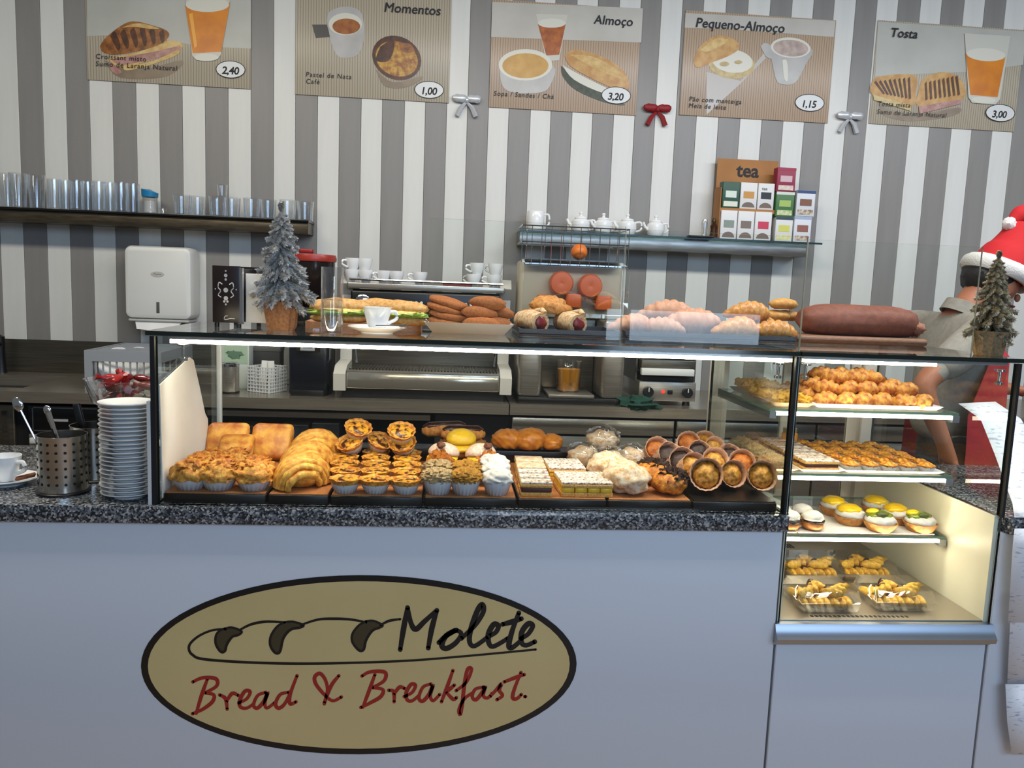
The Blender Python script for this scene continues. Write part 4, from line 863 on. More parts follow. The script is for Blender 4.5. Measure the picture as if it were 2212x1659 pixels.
# cup and saucer at the left edge
cx, cy = X(8, 1010, .16), .17
SAUC2 = MB().lathe([(0, 0), (.04, 0), (.041, .003), (.068, .013), (.073, .016), (.072, .018), (.064, .0155), (.04, .008), (0, .007)], 32).mesh('saucer', PORC)
tag(obj('saucer', SAUC2, None, loc=(cx, cy, GZ)), 'white saucer under the used coffee cup at the left edge', 'saucer')
spawn(ECUP, 'espresso_cup', 'white coffee cup on a saucer at the left edge of granite', 'cup', (cx - .003, cy, GZ + .0085), rot=(0, 0, -.3), scale=1.12)
tag(obj('biscuit', MB().rbox(-.022, .022, -.010, .010, 0, .007, .004, 2), mat('brown_biscuit', '#7a4526', .7, col2='#5d3018', ns=60), loc=(cx + .052, cy - .012, GZ + .018), rot=(.1, -.22, .3)), 'small brown biscuit on the saucer at the left edge', 'biscuit')
# glass bowl of red-wrapped sweets behind the saucers
bx, by = X(268, 900, .30), .31
gb = thing('glass_bowl', 'clear glass bowl on a foot behind the saucer stack', 'bowl', (bx, by, GZ))
obj('bowl', MB().lathe([(0, .155), (.03, .16), (.078, .19), (.098, .25), (.095, .251), (.074, .196), (.028, .166), (0, .162)], 28), TUMBLER, gb); obj('foot', MB().lathe([(0, 0), (.05, 0), (.05, .004), (.012, .012), (.010, .14), (.02, .1545), (0, .1545)], 24), TUMBLER, gb)
random.seed(5)
WR = [mat('red_wrapper', '#9c1d1a', .25, coat=.5), mat('dark_red_wrapper', '#6e1216', .25, coat=.5), mat('silver_wrapper', '#c9bfae', .25, .5)]
SW = [[('wrapped_sweet', MB().blob((0, 0, 0), (.026, .011, .010), .12, 3, k, 12, 8).tube([(.024, 0, 0), (.036, 0, .004)], [.003, .011], 6).tube([(-.024, 0, 0), (-.036, 0, -.003)], [.003, .011], 6).mesh('wrapped_sweet', WR[k]))] for k in range(3)]
for i in range(16):
    a = i * 2.4; r = .012 + .05 * ((i * .37) % 1); l_ = i // 6
    spawn(SW[(0, 1, 0, 0, 1, 2)[i % 6]], 'wrapped_sweet', f'{("red", "dark red", "red", "red", "dark red", "silver")[i % 6]} foil sweet, {ORD(i)} in the glass bowl behind the saucers', 'sweet', (bx + r * math.cos(a) * .95, by + r * math.sin(a) * .9, GZ + .205 + .024 * l_), rot=(.3 * math.sin(i), .4 * math.cos(i * 3), a), group='foil sweets in the glass bowl')
# ================================================================ ON TOP OF THE CASE
def tpos(px, y): return X(px, 715, y)
# napkin dispenser
y = .20; x0, x1 = X(458, 640, y), X(520, 640, y); hN = Z(490, 574, y) - TOP
nd = thing('napkin_dispenser', 'dark brown and chrome napkin dispenser with white scroll print', 'napkin dispenser', (x0, y, TOP), rot=(0, 0, math.radians(-6)))
wn = x1 - x0
obj('front_plate', MB().rbox(0, wn, 0, .010, .012, hN, .003, 2), DARKBROWN, nd)
obj('chrome_edge', MB().box(wn - .006, wn + .006, .001, .012, .010, hN - .004), CHROME, nd)
obj('housing', MB().rbox(.004, wn - .008, .0125, .14, .012, hN - .006, .004, 2), BLACK, nd)
obj('rear_plate', MB().rbox(0, wn + .008, .1405, .15, .012, hN, .003, 2), DARKBROWN, nd)
for a, b in ((.008, .01), (wn - .006, .01), (.008, .14), (wn, .14)): obj('foot', MB().lathe([(0, 0), (.006, 0), (.006, .0115), (0, .0115)], 10).move((a, b, 0)), BLACK, nd)
SCR = mat('white_print', '#c9c2bd', .5); sc_ = MB(); cxn = wn / 2
def dot(mb, u, v, r, n=10): mb.add([(u + r*math.cos(2*PI*k/n), -.0006, v + r*math.sin(2*PI*k/n)) for k in range(n)], [tuple(range(n))])
obj('printed_scroll', (lambda m: ([dot(m, cxn + dx, hN*.62 + dz, r) for dx, dz, r in ((0, .045, .0022), (0, .034, .0045), (0, .024, .003), (0, -.002, .006), (0, -.022, .0055), (-.004, -.03, .003), (.004, -.03, .003), (0, -.037, .0025), (-.026, .0, .0018), (.026, .0, .0018))], [m.tube(crom([(cxn + s*.009, -.0004, hN*.62 + .012), (cxn + s*.017, -.0004, hN*.62 + .016), (cxn + s*.019, -.0004, hN*.62 + .004), (cxn + s*.013, -.0004, hN*.62 - .004), (cxn + s*.019, -.0004, hN*.62 - .014), (cxn + s*.012, -.0004, hN*.62 - .02)], 4), .0014, 5) for s in (-1, 1)], m)[-1])(MB()), SCR, nd)['kind'] = 'stuff'
obj('script_mark', MB().tube(crom([(wn*.56, -.0004, hN*.19), (wn*.46, -.0004, hN*.18), (wn*.44, -.0004, hN*.135), (wn*.54, -.0004, hN*.13), (wn*.66, -.0004, hN*.15), (wn*.82, -.0004, hN*.145)], 4), .0010, 5), SCR, nd)
tag(obj('napkins', MB().rbox(0, .058, 0, .11, 0, hN - .03, .002, 1), PAPER, loc=(x0 + wn + .0085, y + .012, TOP + .013), rot=(0, 0, math.radians(-6))), 'block of white paper napkins in the dispenser', 'napkins')
# frosted mini trees
def tree(label, px, py_base, py_top, y, frost, needle, potm, seed, halfw):
    x = X(px, py_base, y); H_ = Z(px, py_top, y) - TOP
    t = thing('mini_tree', label, 'artificial tree', (x, y, TOP), group='frosted mini trees on the case')
    rnd = random.Random(seed); ph = H_ * .2
    obj('burlap_pot', MB().lathe([(0, 0), (.030, 0), (.034, .01), (.040, ph), (.046, ph + .012), (.036, ph + .006), (0, ph)], 22, flute=.0015).warp(lambda v: v + Vector((noise.noise(v * 60) * .004, noise.noise(v * 60 + Vector((9, 0, 0))) * .004, 0))), potm, t)
    obj('trunk', MB().tube([(0, 0, ph), (0, 0, H_ * .96)], [.006, .002], 6), mat('trunk_brown', '#4a3a2c', .8), t)
    nb = 150; NM = []
    for k in range(3):
        m = MB(); n_ = 26
        for j in range(n_):
            u = j / n_
            for q in range(7):
                a = 2*PI*(q/7 + rnd.random()*.3); sp = rnd.uniform(.16, .24) * (1 - .3*u)
                m.add([(u - .035, math.cos(a + 1.2) * .05, math.sin(a + 1.2) * .05), (u + .035, math.cos(a - 1.2) * .05, math.sin(a - 1.2) * .05), (u + .12, math.cos(a) * sp, math.sin(a) * sp)], [(0, 1, 2)])
        m.tube([(0, 0, 0), (.5, 0, 0), (1.04, 0, 0)], [.075, .085, .03], 6)
        NM.append(m.mesh('branch', needle if k == 1 else frost, flat=True))
    for i in range(nb):
        u = (i + .5) / nb; a = i * 2.39996 + rnd.random() * .4
        z = ph + .012 + (H_ - ph) * (.10 + .86 * u); ln = halfw * (1.05 - .90 * u ** .9) * rnd.uniform(.82, 1.12)
        droop = rnd.uniform(.30, .85) * (1 - .3 * u) if u < .93 else -1.2
        o = obj('branch', NM[i % 3], None, t, loc=(0, 0, z), rot=(rnd.random()*6, droop, a)); o.scale = (ln, ln * .7 + .018, ln * .7 + .018)
    return t
SNOW = mat('frosted_needles', '#d2d0cb', .8, col2='#9a9a95', ns=90, rnd=.12); SNOW2 = mat('grey_needles', '#9fa09e', .8, col2='#d5d3cf', ns=120, rnd=.12)
GSNOW = mat('gilded_needles', '#c2b89d', .7, col2='#8a8168', ns=90, rnd=.12); GSN2 = mat('olive_needles', '#857c62', .8, col2='#c9c0a4', ns=120, rnd=.12)
BUR = mat('burlap', '#8a5f3c', .9, col2='#6f4a2c', ns=150, bump=.3, bs=500); BUR2 = mat('pale_burlap', '#8f7a5c', .9, col2='#77603f', ns=150, bump=.3, bs=500)
tree('silver frosted mini tree in burlap beside the napkin dispenser', 607, 712, 448, .16, SNOW, SNOW2, BUR, 3, .085)
tree('olive frosted mini tree in burlap at the right end', 2134, 768, 552, .10, GSNOW, GSN2, BUR2, 9, .068)
# tall glass of water
tg = thing('tall_glass', 'tall straight glass half filled with water beside the tree', 'glass', (tpos(717, .16), .16, TOP))
hG = Z(717, 577, .16) - TOP
obj('glass', MB().lathe([(0, 0), (.026, 0), (.027, .004), (.027, hG), (.0255, hG), (.025, .014), (0, .012)], 24), TUMBLER, tg); obj('water', MB().lathe([(0, .0145), (.0245, .0145), (.0245, hG * .5), (0, hG * .5)], 20), glassmat('water', (.95, .97, .97), 1.3), tg)
# coffee cup and saucer
cxp, cyp = X(815, 690, .17), .17
tag(obj('saucer', SAUC2, None, loc=(cxp, cyp, TOP)), 'white saucer under the coffee cup on top of the case', 'saucer')
cu_ = spawn(ECUP, 'espresso_cup', 'white coffee cup on a saucer on top of the case', 'cup', (cxp, cyp, TOP + .0085), rot=(0, 0, .5), scale=1.02)
tag(obj('teaspoon', MB().tube([(-.03, 0, .002), (.02, 0, .003), (.045, 0, .004)], [.002, .002, .006], 6), CHROME, loc=(cxp + .03, cyp - .045, TOP + .019), rot=(0, 0, .2)), 'steel teaspoon lying on the saucer on the case', 'teaspoon')
NSCALE = 4.0
# baguette sandwiches on an oval board
BAG = mat('baguette_crust', '#cfa565', .6, col2='#b57f3c', ns=25, bump=.25, bs=120); LET = mat('lettuce_leaf', '#7fa83c', .6, col2='#a7c05a', ns=40, bump=.3); HAMM = mat('ham_filling', '#c98a6a', .6, col2='#d8a888', ns=30); EGGM = mat('chopped_egg', '#e0b040', .6, col2='#e8cf90', ns=50)
def sandwich():
    b = MB().blob((0, 0, .012), (.085, .032, .016), .04, 3, 1, 28, 10, floor=-.012)
    f = MB().blob((0, -.004, .028), (.082, .036, .010), .25, 9, 2, 40, 8)
    f2 = MB().blob((.0, -.006, .034), (.075, .033, .007), .2, 8, 5, 30, 8)
    t_ = MB().blob((0, .004, .044), (.086, .031, .022), .05, 3, 3, 28, 12).rotate((.18, 0, 0), (0, 0, .04))
    return [('bottom_bread', b.mesh('bottom_bread', BAG)), ('lettuce', f.mesh('lettuce', LET)), ('filling', f2.mesh('filling', EGGM)), ('top_bread', t_.mesh('top_bread', BAG))]
SAND = sandwich()
bdx = X(790, 690, .36)
BOARD = mat('serving_board', '#b98a66', .5, col2='#a3764f', ns=8, sc3=(2, 14, 14))
tag(obj('serving_board', MB().rbox(-.16, .15, -.075, .09, 0, .012, .03, 5), BOARD, loc=(bdx, .40, TOP)), 'pale wooden serving board under the baguette sandwiches', 'serving board')
for i, (px, yy, rz, lb) in enumerate(((735, .36, .15, 'lettuce baguette sandwich at left behind the tall glass'), (815, .40, -.12, 'lettuce baguette sandwich in the middle behind the coffee cup'), (865, .35, -.35, 'lettuce baguette sandwich at right beside the fried snacks'))):
    spawn(SAND, 'baguette_sandwich', lb, 'sandwich', (X(px, 680, yy), yy + (.06 if i == 1 else 0), TOP + .0125 ), rot=(0, 0, rz), group='baguette sandwiches on the case', scale=(.95, 1, 1.0))
# fried snacks on white dishes
FRY = mat('fried_crumb', '#a5622a', .75, col2='#8a4a1c', ns=60, bump=.4, bs=260, rnd=.1)
def dish(w, d, h):
    m = MB(); ring = lambda a, b, z: [(sx*a if True else 0, sy*b, z) for sx, sy in ((-1,-1),(1,-1),(1,1),(-1,1))]
    return MB().loft([ring(w*.8, d*.8, 0), ring(w, d, h), ring(w*.97, d*.97, h), ring(w*.78, d*.78, .004)], cap=True)
x = X(1012, 690, .33)
tag(obj('white_dish', dish(.118, .085, .028), PORC, loc=(x, .34, TOP)), 'white rectangular dish holding the fried snacks', 'dish')
PAT = [('fried_pasty', MB().blob((0, 0, 0), (.055, .036, .014), .05, 4, 1, 24, 10, fn=lambda d: 1.0 if d.y < .2 else 1.06).mesh('fried_pasty', FRY))]
for i in range(4): spawn(PAT, 'fried_pasty', f'brown fried half-moon pasty, {ORD(i)} from the bottom of the left pile', 'pasty', (x - .058 + .004 * (i % 2), .33 + .004*i, TOP + .026 + i * .017), rot=(.12, .14 + .03 * i, .1 * (i % 3)), group='fried pasties on the dish')
CRO = [('fried_croquette', MB().blob((0, 0, 0), (.05, .021, .019), .06, 4, 2, 20, 10).mesh('fried_croquette', FRY))]
for i, (dx, dy, dz, rz) in enumerate(((.035, -.035, .026, .1), (.075, -.01, .026, .5), (.04, .02, .028, -.2), (.03, -.02, .054, .25), (.075, .02, .054, -.2), (.05, -.01, .08, .05), (.055, .025, .08, .3))):
    spawn(CRO, 'fried_croquette', f'brown crumbed croquette, {ORD(i)} from the bottom of the right pile', 'croquette', (x + dx, .33 + dy, TOP + dz), rot=(0, .06, rz), group='fried croquettes on the dish')
# dark tray with sugared rolls
TRAYM = mat('dark_slate_tray', '#23262d', .4, col2='#3a3d45', ns=300, lo=.45, hi=.6)
def tray(px0, px1, y0, y1, label):
    a, b = X(px0, 715, y0), X(px1, 720, y0)
    m = MB().rbox(-(b-a)/2, (b-a)/2, y0, y1, 0, .006, .006, 2); m2 = MB()
    t = thing('baking_tray', label, 'tray', ((a+b)/2, 0, TOP)); obj('base', m, TRAYM, t)
    w = (b-a)/2
    obj('rim', MB().box(-w, w, y0, y0+.006, .0065, .018).box(-w, w, y1-.006, y1, .0065, .018).box(-w, -w+.006, y0+.006, y1-.006, .0065, .018).box(w-.006, w, y0+.006, y1-.006, .0065, .018), TRAYM, t)
    return (a+b)/2
tray(1122, 1345, .27, .52, 'dark baking tray with sugared pastry rolls on the case')
SUG = mat('sugared_pastry', '#dcc6a2', .75, col2='#b98650', ns=30, bump=.4, bs=150); JAM = mat('red_jam', '#6e1a1a', .3); GOLD = mat('golden_bun', '#c98f45', .6, col2='#a86526', ns=28, bump=.35, bs=120)
def rollp():
    m = MB().tube([(0, -.05, .026), (0, 0, .030), (0, .05, .028)], [.027, .030, .026], 20)
    j = MB().blob((0, -.05, .026), (.019, .006, .018), .2, 6, 1, 16, 8)
    fl = MB().tube([(.012, -.052, .052), (.022, -.02, .06), (.02, .04, .052)], [.007, .008, .006], 8)
    return [('pastry', m.mesh('pastry', SUG)), ('jam', j.mesh('jam', JAM)), ('flap', fl.mesh('flap', SUG))]
ROLL = rollp()
for i, (px, yy, rz) in enumerate(((1148, .345, .45), (1232, .345, .35))): spawn(ROLL, 'pastry_roll', ['sugared jam roll at left on the dark tray', 'sugared jam roll at right on the dark tray'][i], 'pastry roll', (X(px, 690, yy), yy + .01, TOP + .0065), rot=(0, 0, rz), group='sugared jam rolls')
BUN = [('cheese_bun', MB().blob((0, 0, .02), (.06, .045, .032), .14, 3.5, 2, 26, 14, floor=-.012).mesh('cheese_bun', GOLD))]
spawn(BUN, 'cheese_bun', 'rough golden bun resting on the two jam rolls', 'bun', (X(1190, 650, .39), .41, TOP + .052), rot=(.15, .1, .4))
spawn(BUN, 'cheese_bun', 'golden bun behind the left jam roll on the tray', 'bun', (X(1140, 665, .47), .475, TOP + .02), rot=(0, 0, 1.2), scale=.8)
# filled croissants behind the middle pane
PINKB = mat('soft_croissant', '#b98468', .6, col2='#c89a7c', ns=20, bump=.2, bs=80)
tray(1352, 1722, .32, .58, 'dark baking tray of croissants behind the middle pane')
def croissant(m, n=7, L_=.075, r=.03, amp=.12, bend=.03):
    pts = []; rs = []
    K = 33
    for k in range(K):
        u = -1 + 2*k/(K-1); pts.append((u * L_, bend * u * u, r * .9 * (1 - .55*u*u))); rs.append(max(.004, r * (1 - .8*u*u) * (1 + amp * abs(math.sin(u * n * PI / 2)) - amp * .5)))
    return [('croissant', MB().tube(pts, rs, 14).mesh('croissant', m))]
CR1 = croissant(PINKB, 8, .075, .03, .22, .03); CR2 = croissant(mat('golden_croissant', '#b3702f', .45, col2='#d29a52', ns=26, bump=.2, bs=90, coat=.2), 8, .075, .03, .22, .03)
for i, (px, yy, rz, z_, s_, pr) in enumerate(((1372, .40, .5, 0, 1.0, CR1), (1430, .38, -.2, 0, .9, CR1), (1500, .46, .05, .0, 1.35, CR1), (1445, .50, .1, .03, 1.2, CR1), (1600, .38, .4, 0, 1.05, CR2), (1675, .37, -.1, 0, .95, CR2), (1640, .46, .2, .0, 1.1, CR2), (1620, .42, .1, .05, .95, CR2))):
    spawn(pr, 'croissant', ['pale filled croissant at the far left behind the middle pane', 'small pale croissant second from left behind the middle pane', 'large pale ridged croissant in the centre of the tray', 'pale croissant lying behind at the back of the tray', 'glossy golden croissant front left of the golden pile', 'glossy golden croissant at the right front of the tray', 'golden croissant at the back of the golden pile', 'golden croissant on top of the golden pile'][i], 'croissant', (X(px, 690, yy), yy, TOP + .0068 + z_), rot=(0, 0, rz), group='croissants behind the middle pane', scale=s_)
TOAST = mat('yellow_roll_crust', '#c9954a', .6, col2='#b57a30', ns=20)
FING = [('bread_roll', MB().blob((0, 0, .016), (.05, .02, .018), .05, 3, 1, 20, 10, floor=-.015).mesh('bread_roll', TOAST))]
for i, (px, z_, dy) in enumerate(((1672, .046, .0), (1700, .046, .015), (1690, .082, .0))): spawn(FING, 'bread_roll', f'small golden finger roll, {ORD(i)} in the pile beside the dark loaf', 'bread roll', (X(px, 670, .54), .535 + dy, TOP + .0068 + z_), rot=(0, 0, .1 * i), group='golden finger rolls')
# long dark loaf on a wooden board
bx0, bx1 = X(1722, 735, .36), X(2010, 745, .36)
LB = mat('olive_wood_board', '#8a5f42', .55, col2='#6d4730', ns=10, sc3=(1.5, 12, 12))
tag(obj('bread_board', MB().rbox(-(bx1-bx0)/2, (bx1-bx0)/2, -.09, .11, 0, .022, .02, 4), LB, loc=((bx0+bx1)/2, .45, TOP)), 'thick wooden board carrying the long dark loaf', 'board')
lx0, lx1 = X(1728, 690, .42), X(1990, 700, .42); hl_ = (lx1-lx0)/2
LOAF = mat('dark_rye_crust', '#7d4530', .65, col2='#6b3826', ns=14, bump=.25, bs=60)
lf = thing('dark_loaf', 'long reddish brown loaf on the wooden board', 'bread loaf', ((lx0+lx1)/2, .44, TOP + .0225), rot=(0, 0, -.04))
obj('loaf', MB().blob((0, 0, .040), (hl_ * .93, .064, .050), .03, 2.5, 4, 48, 18, fn=lambda d: min(1.45, (abs(d.x) ** 4 + (1 - d.x * d.x) ** 2) ** -.25), floor=-.039), LOAF, lf)
obj('torn_end', MB().blob((hl_ - .02, -.012, .026), (.026, .04, .022), .2, 5, 2, 16, 10), mat('torn_crumb', '#a9755a', .8, col2='#8a5540', ns=60, bump=.3), lf)
# ================================================================ PASTRIES IN THE LONG CASE
TZ = .926
NSCALE = 4.5
def pastry(n, a, b, ns=30, **kw):
    kw.setdefault('rough', .5); kw.setdefault('bump', .4); kw.setdefault('bs', ns * 4); kw.setdefault('rnd', .08)
    return mat(n, a, col2=b, ns=ns, **kw)
FLAKY = pastry('flaky_pastry', '#e8b04c', '#b8641a', 26); FLAKY2 = pastry('deep_flaky_pastry', '#dc9430', '#9c4a0c', 22)
CUSTD = pastry('burnt_custard', '#eaa52c', '#4a1a06', 13, lo=.46, hi=.58, rough=.25, bump=.1); PALECR = pastry('pale_crumb', '#e0b25e', '#c88a36', 40)
SHELLP = pastry('layered_shell', '#e8b64e', '#c0741e', 14); COCO = pastry('coconut_topping', '#e8d3a4', '#b98a4c', 80, bump=.8); YELT = pastry('yellow_crumble', '#dba43c', '#b87a20', 80, bump=.8)
MERI = pastry('white_icing', '#d9d7d3', '#c9c6c0', 20, bump=.15, rough=.6); CHOC = mat('chocolate_glaze', '#3a170b', .25, col2='#2a0f07', ns=20, rnd=.1); CREAMF = mat('yellow_cream', '#e8c02c', .35, col2='#ddaf1e', ns=20)
SUGW = pastry('icing_sugar_crust', '#e3d5be', '#c58f4c', 20, lo=.36, hi=.72, rough=.85); SUGTOP = pastry('speckled_sugar', '#e6dccf', '#7d4f30', 34, lo=.46, hi=.64, rough=.9)
CUPP = mat('fluted_paper', '#d3d6df', .7); KRAFTP = mat('muffin_paper', '#c99f84', .7, col2='#b98c70', ns=12); THREAD = pastry('egg_threads', '#dd861c', '#b85f0c', 60, bump=.8); NUT = pastry('walnut', '#5a2c14', '#7d4420', 40)
BUNM = pastry('fried_dough', '#c98a4a', '#a7622a', 12, bump=.1); SUGB = pastry('sugared_dough', '#e6cfc0', '#cfae96', 30, bump=.2); KIWI = pastry('kiwi_slice', '#7d8a1c', '#5b6a12', 30, bump=.05, rough=.2); LEMON = pastry('lemon_glaze', '#ecc61e', '#e2b210', 10, bump=.05, rough=.2)
LINER = mat('wooden_tray_liner', '#b97a45', .55, col2='#a5673a', ns=6, sc3=(10, 1, 10)); TRAYB = mat('black_tray', '#0d0b0b', .35)
edges_ = [345, 577, 712, 915, 1118, 1312, 1496, 1690]
nms = ['savoury cups', 'layered shells', 'custard tarts', 'filled buns and cupcakes', 'cream slices', 'sugared pastries', 'paper-wrapped muffins']
for i in range(7):
    a, b = X(edges_[i], 1080, .022) + .002, X(edges_[i+1], 1080, .022) - .002
    a, b = max(a, .014), min(b, 1.482)
    t = thing('display_tray', f'black display tray with wooden liner under the {nms[i]}', 'tray', ((a+b)/2, .02, GZ), group='display trays in the long case')
    w = (b-a)/2; obj('tray', MB().rbox(-w, w, 0, .465, .0005, .0225, .003, 1), TRAYB, t)
    obj('liner', MB().box(-w+.003, w-.003, .003, .46, .0228, .0255), LINER if i < 6 else TRAYB, t)
a, b = .02, 1.40
tag(obj('display_riser', MB().rbox(a, b, .40, .478, TZ, TZ + .034, .003, 1), TRAYB), 'long black riser under the back row of pastries', 'riser')
RZT = TZ + .0345
def fcup(r, h, m=CUPP, n=40): return MB().lathe([(0, .0005), (r*.72, 0), (r, h), (r*.97, h), (r*.70, .003), (0, .003)], n, flute=.0011).mesh('paper_cup', m, angle=20)
# savoury cups
QU = [[('paper_cup', fcup(.041, .026)), ('pastry', MB().blob((0, 0, .034), (.046, .046, .030), .16, 3.2, k, 34, 18, floor=-.012).mesh('pastry', FLAKY)), ('crust_flakes', MB().blob((.006, -.004, .054), (.028, .030, .014), .38, 4.0, k + 5, 28, 14).mesh('crust_flakes', FLAKY2))] for k in range(3)]
q = [(392, .065), (473, .065), (549, .065), (418, .155), (487, .155), (556, .155), (448, .24), (508, .245)]
rows = ['front row', 'second row', 'third row', 'back row']; n3 = ['left', 'middle', 'right']
for i, (px, y) in enumerate(q):
    r_ = i // 3; spawn(QU[i % 3], 'savoury_cup', f'golden savoury pastry in white paper cup, {rows[r_]}, {n3[i % 3]}', 'pastry cup', (max(X(px, 1030, y), .062), y, TZ), rot=(0, 0, i * 1.1), group='savoury pastry cups', scale=(1.0, .9, .84)[r_])
# square puffs leaning at the back
PUFF = pastry('glazed_puff', '#e8aa48', '#b0561a', 7, rough=.35, bump=.25); PUFFS = pastry('puff_layers', '#e2b766', '#c98a38', 60, sc3=(1, 1, 8))
SQ = [('top_crust', MB().rbox(-.055, .055, -.05, .05, .019, .034, .016, 4).warp(lambda v: v + Vector((noise.noise(v * 30) * .003, noise.noise(v * 34) * .003, .010 * (1 - (v.x/.06)**2) * (1 - (v.y/.06)**2)))).mesh('top_crust', PUFF)), ('layers', MB().rbox(-.054, .054, -.049, .049, 0, .0188, .014, 4).mesh('layers', PUFFS))]
spawn(SQ, 'square_puff', 'square glazed puff pastry leaning at the back left corner', 'puff pastry', (X(492, 985, .375), .392, TZ + .040), rot=(math.radians(60), 0, .06), group='square puff pastries')
spawn(SQ, 'square_puff', 'square glazed puff pastry second from left at the back', 'puff pastry', (X(589, 985, .38), .395, TZ + .040), rot=(math.radians(60), 0, -.03), group='square puff pastries')
spawn(SQ, 'square_puff', 'darker square puff pastry in front of the leaning pair', 'puff pastry', (X(510, 990, .335), .345, TZ + .03), rot=(math.radians(25), .0, .1), group='square puff pastries', scale=.8)
# big layered shells
def shell(seed):
    body = MB().blob((0, .002, .036), (.060, .060, .040), .04, 2, seed, 36, 22, floor=-.035)
    out = [('shell_body', body.mesh('shell_body', SHELLP))]
    for i in range(10):
        u = -1 + 2 * i / 9; yy = -.052 + .112 * i / 9; rr = .074 * math.sqrt(max(.08, 1 - (.82 * u) ** 2)); hh_ = .088 * math.sqrt(max(.10, 1 - (.82 * u) ** 2))
        pts = [(rr * math.cos(a_), yy - .012 * math.sin(a_) + .022 * math.cos(a_), .006 + (hh_ - .012) * math.sin(a_)) for a_ in [PI * k / 12 for k in range(13)]]
        out.append(('pastry_layer', MB().tube(pts, [.0085 + .0025 * math.sin(PI * k / 12) + .0012 * math.sin(k * 2.1 + i + seed) for k in range(13)], 8).mesh('pastry_layer', SHELLP)))
    return out
SHL = [shell(k) for k in range(2)]
for i, (px, y, z_, rz) in enumerate(((653, .105, 0, .25), (664, .225, .006, .2), (682, .345, .014, .1))):
    spawn(SHL[i % 2], 'layered_shell_pastry', f'large ridged golden shell pastry, {["nearest the glass", "middle of the row", "at the back of the row"][i]}', 'pastry', (X(px, 1040, y), y, TZ + .0005 + z_), rot=(0, 0, rz), group='large shell pastries', scale=.90)
# custard tarts: columns from front to back, some piled
TART = [[('paper_cup', fcup(.033, .022)), ('shell', MB().lathe([(.026, .012), (.0365, .030), (.0385, .034), (.035, .0345), (.031, .027), (0, .026)], 28, flute=.0012).warp(lambda v, k=k: v + Vector((0, 0, .004 * noise.noise(v * 60 + Vector((k * 5, 0, 0))) if v.z > .028 else 0))).mesh('shell', FLAKY)), ('custard', MB().blob((0, 0, .0285), (.0315, .0315, .007), .15, 4, k, 22, 8).mesh('custard', CUSTD))] for k in range(3)]
tn = ['left', 'middle', 'right']
for c, px0 in enumerate((746, 811, 876)):
    for r_, y in enumerate((.05, .135, .215, .29, .362)):
        spawn(TART[(c + r_) % 3], 'custard_tart', f'custard tart with burnt spots, {tn[c]} column, {ORD(r_)} from the glass', 'custard tart', (X(px0 + (1 - c) * -2 * r_ * .4, 1050, y), y, TZ), rot=(0, 0, c + r_ * .8), group='custard tarts')
for i, (px, y, z_) in enumerate(((762, .345, .037), (872, .345, .037), (866, .33, .074), (770, .362, .074), (815, .37, .037))):
    spawn(TART[i % 3], 'custard_tart', f'custard tart piled on the back rows, {["left lower", "right lower", "right upper", "left upper", "middle"][i]}', 'custard tart', (X(px, 970, y), y, TZ + z_), rot=(.5, 0, .3 * i - .5), group='custard tarts')
# filled buns
def bun(top, threads):
    p = [('bottom_bun', MB().blob((0, 0, .022), (.046, .046, .024), .02, 2, 1, 26, 12, floor=-.021).mesh('bottom_bun', BUNM)), ('cream', MB().blob((0, -.006, .040), (.046, .046, .013), .06, 5, 2, 26, 8).mesh('cream', CREAMF)), ('top_bun', MB().blob((0, .006, .052), (.046, .044, .032), .02, 2, 3, 26, 12, floor=-.006).rotate((-.25, 0, 0), (0, 0, .05)).mesh('top_bun', top))]
    if threads:
        m = MB().blob((.004, -.034, .042), (.030, .020, .036), .35, 6, 4, 30, 16, fn=lambda d: 1.1 - .45 * max(d.z, 0))
        p.append(('egg_threads', m.mesh('egg_threads', THREAD), [('walnut', MB().blob((.004, -.032, .082), (.012, .010, .009), .3, 5, 1, 14, 8).mesh('walnut', NUT))]))
    return p
BN1, BN2 = bun(SUGB, True), bun(BUNM, False)
spawn(BN1, 'filled_bun', 'sugared cream bun with egg threads and walnut at left', 'cream bun', (X(957, 985, .285), .285, TZ), rot=(0, 0, -.35), group='cream buns', scale=.93)
spawn(BN1, 'filled_bun', 'sugared cream bun with egg threads and walnut at right', 'cream bun', (X(1040, 985, .285), .285, TZ), rot=(0, 0, .4), group='cream buns', scale=.93)
spawn(bun(CREAMF, False), 'filled_bun', 'bun with bright yellow cream top above the egg-thread buns', 'cream bun', (X(996, 960, .365), .37, TZ + .028), rot=(.35, 0, 0), group='cream buns', scale=.92)
# eclairs
ECL = [('choux', MB().tube([(-.066, 0, .02), (-.05, 0, .02), (0, 0, .021), (.05, 0, .02), (.066, 0, .02)], [.008, .018, .020, .018, .008], 14).mesh('choux', GOLD)), ('glaze', MB().tube([(-.062, 0, .030), (-.045, 0, .031), (.045, 0, .031), (.062, 0, .030)], [.006, .0145, .0145, .006], 12).mesh('glaze', CHOC))]
spawn(ECL, 'eclair', 'chocolate eclair at the back, left of the pair', 'eclair', (X(962, 925, .44), .445, RZT + .028), rot=(0, -.08, -.1), group='chocolate eclairs')
spawn(ECL, 'eclair', 'chocolate eclair at the back, right of the pair', 'eclair', (X(1000, 930, .41), .41, RZT + .024), rot=(0, .05, .35), group='chocolate eclairs')
spawn(ECL, 'eclair', 'chocolate eclair lying under the pair on the riser', 'eclair', (X(1000, 955, .44), .445, RZT - .008), rot=(0, 0, .05), group='chocolate eclairs')
